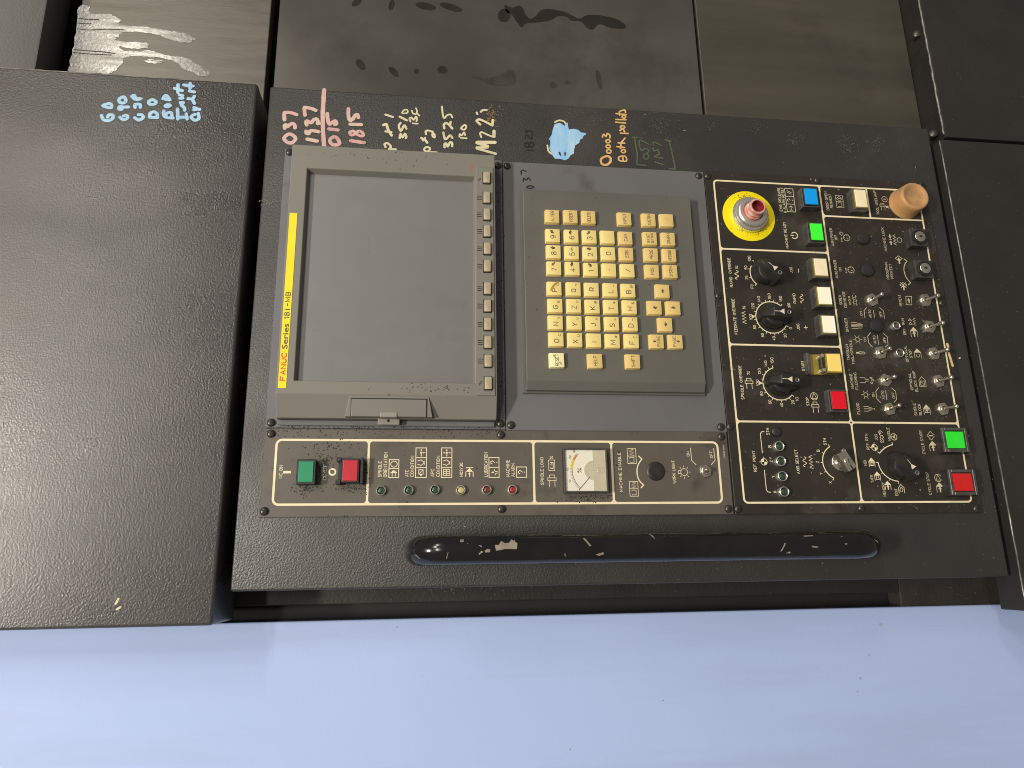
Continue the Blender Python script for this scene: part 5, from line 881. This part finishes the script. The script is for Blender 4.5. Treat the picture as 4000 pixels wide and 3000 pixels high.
knob(((c_mo[0] + c_mo2[0]) / 2, (c_mo[1] + c_mo2[1]) / 2) if abs(c_mo[0] - c_mo2[0]) + abs(c_mo[1] - c_mo2[1]) < 16 else P(800, 770, h1, 'K'), (.86, .5), 1.14, label='black knob of the mode dial')
# axis select: bare shaft with a clamp
c = c_axi; o = add('selector_shaft', lathe(c[0], c[1], [(8.6, 0), (8.6, 1.6), (7.6, 2.2), (5.6, 2.4), (5.6, 6.5), (0, 6.5)], 30, base=OH), m_chrome, op, None, 35); o['label'] = 'bare metal shaft with clamp where the knob is missing'
f = Vector((.86, .5)).normalized(); n = Vector((-f.y, f.x)); q = lambda a, b: (c[0] + (f.x * a + n.x * b) * 1.2, c[1] + (f.y * a + n.y * b) * 1.2)
add('clamp', prism([q(-8.5, -4.2), q(8.0, -4.2), q(8.0, 4.2), q(-8.5, 4.2)], OH + 5.5, OH + 14, None, .4), m_chrome, o)
cc = q(-1, -.4); add('shaft_end', lathe(cc[0], cc[1], [(3.9, 0), (3.9, .6), (3.4, .9), (0, .9)], 22, base=OH + 14), m_chrome, o, None, 35); add('slot', box(cc[0] - 2.2, cc[0] + 2.2, cc[1] - .35, cc[1] + .35, OH + 14.6, OH + 15.0), m_black, o)
add('clamp_gap', prism([q(-8.6, -.5), q(-4.4, -.5), q(-4.4, .5), q(-8.6, .5)], OH + 9, OH + 14.12), m_black, o)
cc = q(7.8, -2.5); add('clamp_screw', lathe(cc[0], cc[1], [(2.2, 0), (2.2, 1.6), (1.2, 2.0), (0, 1.4)], 16, base=OH + 12.5), m_chrome, o, None, 40)
# emergency stop with its mushroom head broken off
de = P(725, 805, h1, 'D'); rd = (P(725, 405, h1, 'D')[0] - P(725, 1205, h1, 'D')[0]) / 2
o = add('emergency_stop', lathe(de[0], de[1], [(rd, 0), (rd, .5), (rd - .3, .6), (0, .6)], 56, base=OH), m_disc, op, None, 40); o['label'] = 'emergency stop on a yellow disc with its red head broken off'
V_, F_ = [], []; nr = 96
for lvl, hz in enumerate((.6, 5.5)):
    for k in range(nr): r = 20.0 + (.55 if k % 2 else 0); t_ = 2 * math.pi * k / nr; V_.append((de[0] + r * math.cos(t_), de[1] + r * math.sin(t_), OH + hz))
for k in range(nr): F_.append([k, (k + 1) % nr, nr + (k + 1) % nr, nr + k])
add('knurled_nut', join((V_, F_), lathe(de[0], de[1], [(20.2, 5.5), (19.4, 6.6), (17.6, 6.9)], 48, base=OH)), m_alum, o)
add('collar', lathe(de[0], de[1], [(17.8, 6.4), (17.4, 9.6), (15.8, 11.6), (13.0, 12.2), (11.2, 11.4), (11.0, 5)], 48, base=OH), m_alum, o, None, 40)
add('red_stub', lathe(de[0], de[1], [(10.6, 7), (10.3, 12.5), (9.0, 13.4), (8.8, 15.2), (9.6, 16.4), (8.6, 17.2), (8.2, 19.2), (9.0, 20.3), (8.9, 22.4), (8.1, 23.2), (6.9, 23.0), (6.6, 17)], 36, base=OH), m_stub, o, None, 40)
add('stub_bore', lathe(de[0], de[1], [(6.8, 22.4), (6.2, 16), (0, 15)], 28, base=OH), m_stub_in, o, None, 60)
# push buttons
push(op, 'D', 1640, 360, 1838, 610, 15.5, m_bblue, 1.3, .8, label='blue button below the emergency stop'); push(op, 'D', 1735, 925, 1925, 1190, 15.5, m_bgreen, 1.3, .8, label='bright green button of the machine ready lamp')
push(op, 'F', 1745, 242, 1938, 505, 15.5, m_cream, 1.3, .8, case=m_edgeamber, label='cream jog button with dark smudges'); push(op, 'F', 1800, 690, 2000, 955, 15.5, m_cwhite, 1.3, .8, case=m_edgeamber, label='clean cream rapid button'); push(op, 'F', 1870, 1140, 2065, 1405, 15.5, m_cwhite, 1.3, .8, case=m_edgeamber, label='palest cream jog button')
push(op, 'E', 710, 335, 868, 580, 15.5, m_cream, 1.3, .8, case=m_edgeamber, label='cream door open button'); push(op, 'G', 1850, 843, 2045, 1097, 13, m_redb, 1.6, .8, label='red spindle stop button')
o, (a, b, d, t) = push(op, 'G', 1785, 305, 1975, 555, 13, m_amber, 0, 1.2, case=m_edgeamber, label='amber spindle start button with its clear cover flipped open')
add('cover_base', box(a - 1.6, b + 1.6, t + 1.4, t + 17, OH, OH + 3.0, .5, 1), m_edgeamber, o)
add('cover_lip', box(a - 2.0, b + 2.0, t + 17.2, t + 20.5, OH, OH + 7.5, .5, 1), m_guard, o)
add('hinge_rod', box(a + 3.5, b - 3.5, t + 2.6, t + 6.4, OH + 3, OH + 9, .8, 1), m_blackp, o)
for uu in (a + 1.6, b - 1.6): add('hinge_clip', lathe(uu, t + 4.5, [(2.3, 0), (2.3, 6.5), (1.6, 7.6), (0, 7.9)], 18, base=OH + 3), m_clear if False else m_alum, o, None, 40)
def big_button(reg, lens, hs_, mat, lb):
    top = 13.5; x0, y0, x1, y1 = lens; a = P((x0 + x1) / 2, y1, top, reg)[0]; b = P((x0 + x1) / 2, y0, top, reg)[0]; t = P(x0, (y0 + y1) / 2, top, reg)[1]; d = P(x1, (y0 + y1) / 2, top, reg)[1]
    g = 4.0
    o = add('push_button', prism([(a - g - .8, d - g - .6), (b + g + .8, d - g - .6), (b + g + .8, t + g + .8), (a - g - .8, t + g + .8)], OH, top - 1.6, [(a - g, d - g), (b + g, d - g), (b + g, t + g), (a - g, t + g)], .5), m_blackp, op); o['label'] = lb
    add('lens', box(a, b, d, t, top - 3, top - .2, .4, 2), mat, o)
    add('rim', join(box(a - g, b + g, t + 1.0, t + g, top - 2.4, top + .6, .35, 1), box(a - g, b + g, d - g, d - 1.0, top - 2.4, top + .6, .35, 1), box(a - g, a - 1.0, d - .95, t + .95, top - 2.4, top + .6, .35, 1), box(b + 1.0, b + g, d - .95, t + .95, top - 2.4, top + .6, .35, 1)), m_guard, o)
big_button('K', (1470, 315, 1725, 555), None, m_greenb, 'large green cycle start button'); big_button('K', (1570, 918, 1845, 1170), None, m_reds, 'large red cycle stop button')
# orange tool unclamp button
top = 22; ct = P(1572, 420, top, 'E'); 
o = add('tool_unclamp_button', lathe(ct[0], ct[1], [(18.6, 0), (18.6, 1.0), (17.9, 1.8), (17.6, 8.0), (16.8, 15.5), (16.4, 18.4), (15.4, 19.5), (14.0, 19.7), (12.0, 18.8), (11.2, 18.2), (7, 17.5), (0, 17.4)], 48, base=OH), m_orange, op, None, 45); o['label'] = 'worn orange round button with a dished top'
# key switches
def keyswitch(x, y, lb):
    top = 13.5; c = P(x, y, top, 'E'); s0, s1 = 11.0, 10.4
    o = add('key_switch', prism([(c[0] - s0, c[1] - s0), (c[0] + s0, c[1] - s0), (c[0] + s0, c[1] + s0), (c[0] - s0, c[1] + s0)], OH, top - 2, [(c[0] - s1, c[1] - s1), (c[0] + s1, c[1] - s1), (c[0] + s1, c[1] + s1), (c[0] - s1, c[1] + s1)], .8), m_dusty, op); o['label'] = lb
    add('bezel_ring', lathe(c[0], c[1], [(8.9, 0), (8.7, 1.8), (8.0, 2.2), (6.9, 2.2), (6.7, .5)], 32, base=top - 2), m_knob, o, None, 40)
    add('lock_cylinder', lathe(c[0], c[1], [(6.2, 0), (6.2, 2.2), (5.7, 2.6), (0, 2.6)], 30, base=top - 2), m_chrome, o, None, 40)
    add('keyhole', join(box(c[0] - .6, c[0] + .6, c[1] - 2.0, c[1] + 2.2, top, top + .75), lathe(c[0], c[1] - .4, [(1.3, .72), (0, .72)], 14, base=top)), m_black, o)
keyswitch(1640, 1008, 'machine lock key switch'); keyswitch(1715, 1464, 'program protect key switch')
for (x, y, r) in ((808, 1035, 92), (870, 1495, 92)): plug(op, 'E', x, y, r, tall=3.6)
plug(op, 'H', 712, 1130, 112, tall=3.6); plug(op, 'J', 670, 318, 70, tall=3.0)
for x, y, lb in ((780, 1182, 'X'), (757, 960, 'Y'), (732, 743, 'Z'), (710, 528, 'B')): led(op, 'J', x, y, m_led_g, 5.0, tall=5, label='dark green axis lamp marked ' + lb)
led(op, 'H', 1033, 1130, m_led_b, 4.4, tall=4.5); led(op, 'H', 1095, 1572, m_led_b, 4.6, tall=4.5)
for r_g, a, b, c, d, lb in (('H', 650, 710, 830, 605, 'screw conveyor'), ('H', 785, 1565, 960, 1485, 'through tool'), ('I', 840, 745, 1005, 680, 'machine flushing'), ('I', 905, 1195, 1080, 1130, 'flood')): toggle(op, r_g, a, b, c, d, 19.5, label=lb + ' toggle switch')
for r_g, a, b, c, d, lb in (('H', 1510, 715, 1750, 630, 'repeat'), ('H', 1580, 1145, 1830, 1075, 'dry run'), ('I', 1600, 325, 1845, 255, 'optional stop'), ('I', 1675, 755, 1910, 690, 'optional block skip'), ('I', 1745, 1195, 1990, 1150, 'single block')): toggle(op, r_g, a, b, c, d, 18, label=lb + ' toggle switch')
for x, y in ((2765, 686), (3193, 702.6), (3601, 722), (2807, 1154), (2853, 1666), (2884, 1987), (3367, 1985), (3816.7, 1986.5), (3681.5, 1182), (3773, 1680)): screw(op, x, y, OH)
strokes('cream_paint_mark', 'I', [(40, [(1812, 178), (1822, 215)]), (38, [(1835, 320), (1862, 410), (1893, 515)]), (22, [(2000, 402), (2010, 394)])], 40, M('aged_cream_paint', (.62, .42, .20), (.66, .54, .34), 90, .5), op, h1)

# ------------------------------------------------------------------ wear: dirt specks, lint and scuffs, too small to count
def scatter(name, parent, reg, cx, cy, rx, ry, n, ln, wd, mat, h, gauss=True):
    gs = []
    for _ in range(n):
        x, y = (random.gauss(cx, rx * .5), random.gauss(cy, ry * .5)) if gauss else (random.uniform(cx - rx, cx + rx), random.uniform(cy - ry, cy + ry))
        p = P(x, y, h, reg); a = random.uniform(0, 6.28); L = ln * random.uniform(.3, 1); q = (p[0] + L * math.cos(a), p[1] + L * math.sin(a)); m = ((p[0] + q[0]) / 2 + random.uniform(-.3, .3) * L, (p[1] + q[1]) / 2 + random.uniform(-.3, .3) * L)
        gs.append(ribbon([p, m, q], wd * random.uniform(.5, 1.2), h + random.uniform(0, .08), False, False))
    o = add(name, join(*gs), mat, parent); o['kind'] = 'stuff'; return o
m_soot = M('black_dirt', (.020, .018, .016), None, rough=.7); m_lint = M('grey_lint', (.17, .16, .14), (.09, .085, .075), 60, .8); m_scuff = M('scuffed_paint', (.12, .112, .10), (.055, .051, .046), 80, .7); m_rust = M('rust_dirt', (.22, .14, .05), (.12, .085, .04), 90, .7)
for cx, cy, rx, ry, n in ((2245, 445, 70, 20, 26), (2330, 470, 40, 26, 26), (2580, 490, 60, 50, 60), (3100, 548, 40, 34, 40), (3310, 558, 40, 40, 60), (3432, 556, 40, 30, 36), (2780, 490, 30, 20, 16), (2960, 500, 46, 30, 24), (1850, 2280, 200, 40, 26), (2900, 2220, 400, 60, 30)): scatter('scuff_marks', con, '0', cx, cy, rx, ry, int(n * 1.4), 2.4, .55, m_scuff, .3)
scatter('rust_marks', con, '0', 1925, 452, 34, 40, 40, 3.5, 1.0, m_rust, .3); scatter('dirt_marks', con, '0', 1060, 785, 40, 14, 46, 3.5, .9, m_lint, .3)
scatter('dirt_specks', disp, '0', 1500, 1664, 450, 8, 150, 1.6, .9, m_soot, 2.65, False); scatter('dirt_specks', disp, '0', 1955, 1150, 14, 480, 60, 1.6, .8, m_soot, 2.65, False)
scatter('dirt_specks', sw, '0', 1500, 1690, 460, 18, 110, 1.5, .8, m_soot, 2.65, False)
for cx, cy, rx, ry, n in ((1200, 1910, 60, 24, 60), (1370, 1905, 70, 22, 60), (1265, 1790, 50, 40, 40), (1260, 1840, 26, 50, 40), (1300, 1740, 120, 26, 40), (2290, 1945, 90, 14, 70), (1425, 1840, 20, 60, 40)): scatter('dirt_specks', sw, '0', cx, cy, rx, ry, n, 1.6, .9, m_soot, 2.68)
scatter('lint', op, '0', 3470, 1250, 230, 400, 260, 3.0, .35, m_lint, 2.75, False); scatter('lint', op, '0', 3080, 1400, 220, 560, 130, 2.4, .35, m_lint, 2.75, False)
for cx, cy in ((3407, 1190), (3440, 1400), (3460, 1508), (3476, 1620), (3614, 1192), (3632, 1296), (3648, 1400), (3667, 1508), (3685, 1618), (3560, 930), (3575, 1040)): scatter('lint', op, '0', cx, cy, 44, 36, 30, 2.6, .35, m_lint, 2.75)
scatter('disc_dirt', op, 'D', 800, 1030, 250, 60, 60, 1.8, .7, m_rust, 3.2); scatter('disc_dirt', op, 'D', 640, 480, 200, 50, 40, 1.8, .7, m_rust, 3.2)
scatter('dust_specks', lowu, '0', 3850, 250, 150, 240, 40, 1.2, .5, m_lint, -21.8, False); scatter('dust_specks', low, '0', 3880, 1300, 120, 750, 90, 1.4, .5, m_lint, 4.2, False)
scatter('dirt_specks', kb, '0', 2380, 1000, 330, 250, 60, 1.2, .5, m_soot, 13.65, False); scatter('dirt_specks', bz, '0', 1650, 1520, 220, 18, 40, 2.0, .7, m_soot, 22.1); scatter('dirt_specks', bz, '0', 1500, 615, 330, 30, 26, 1.6, .6, m_soot, 22.1)
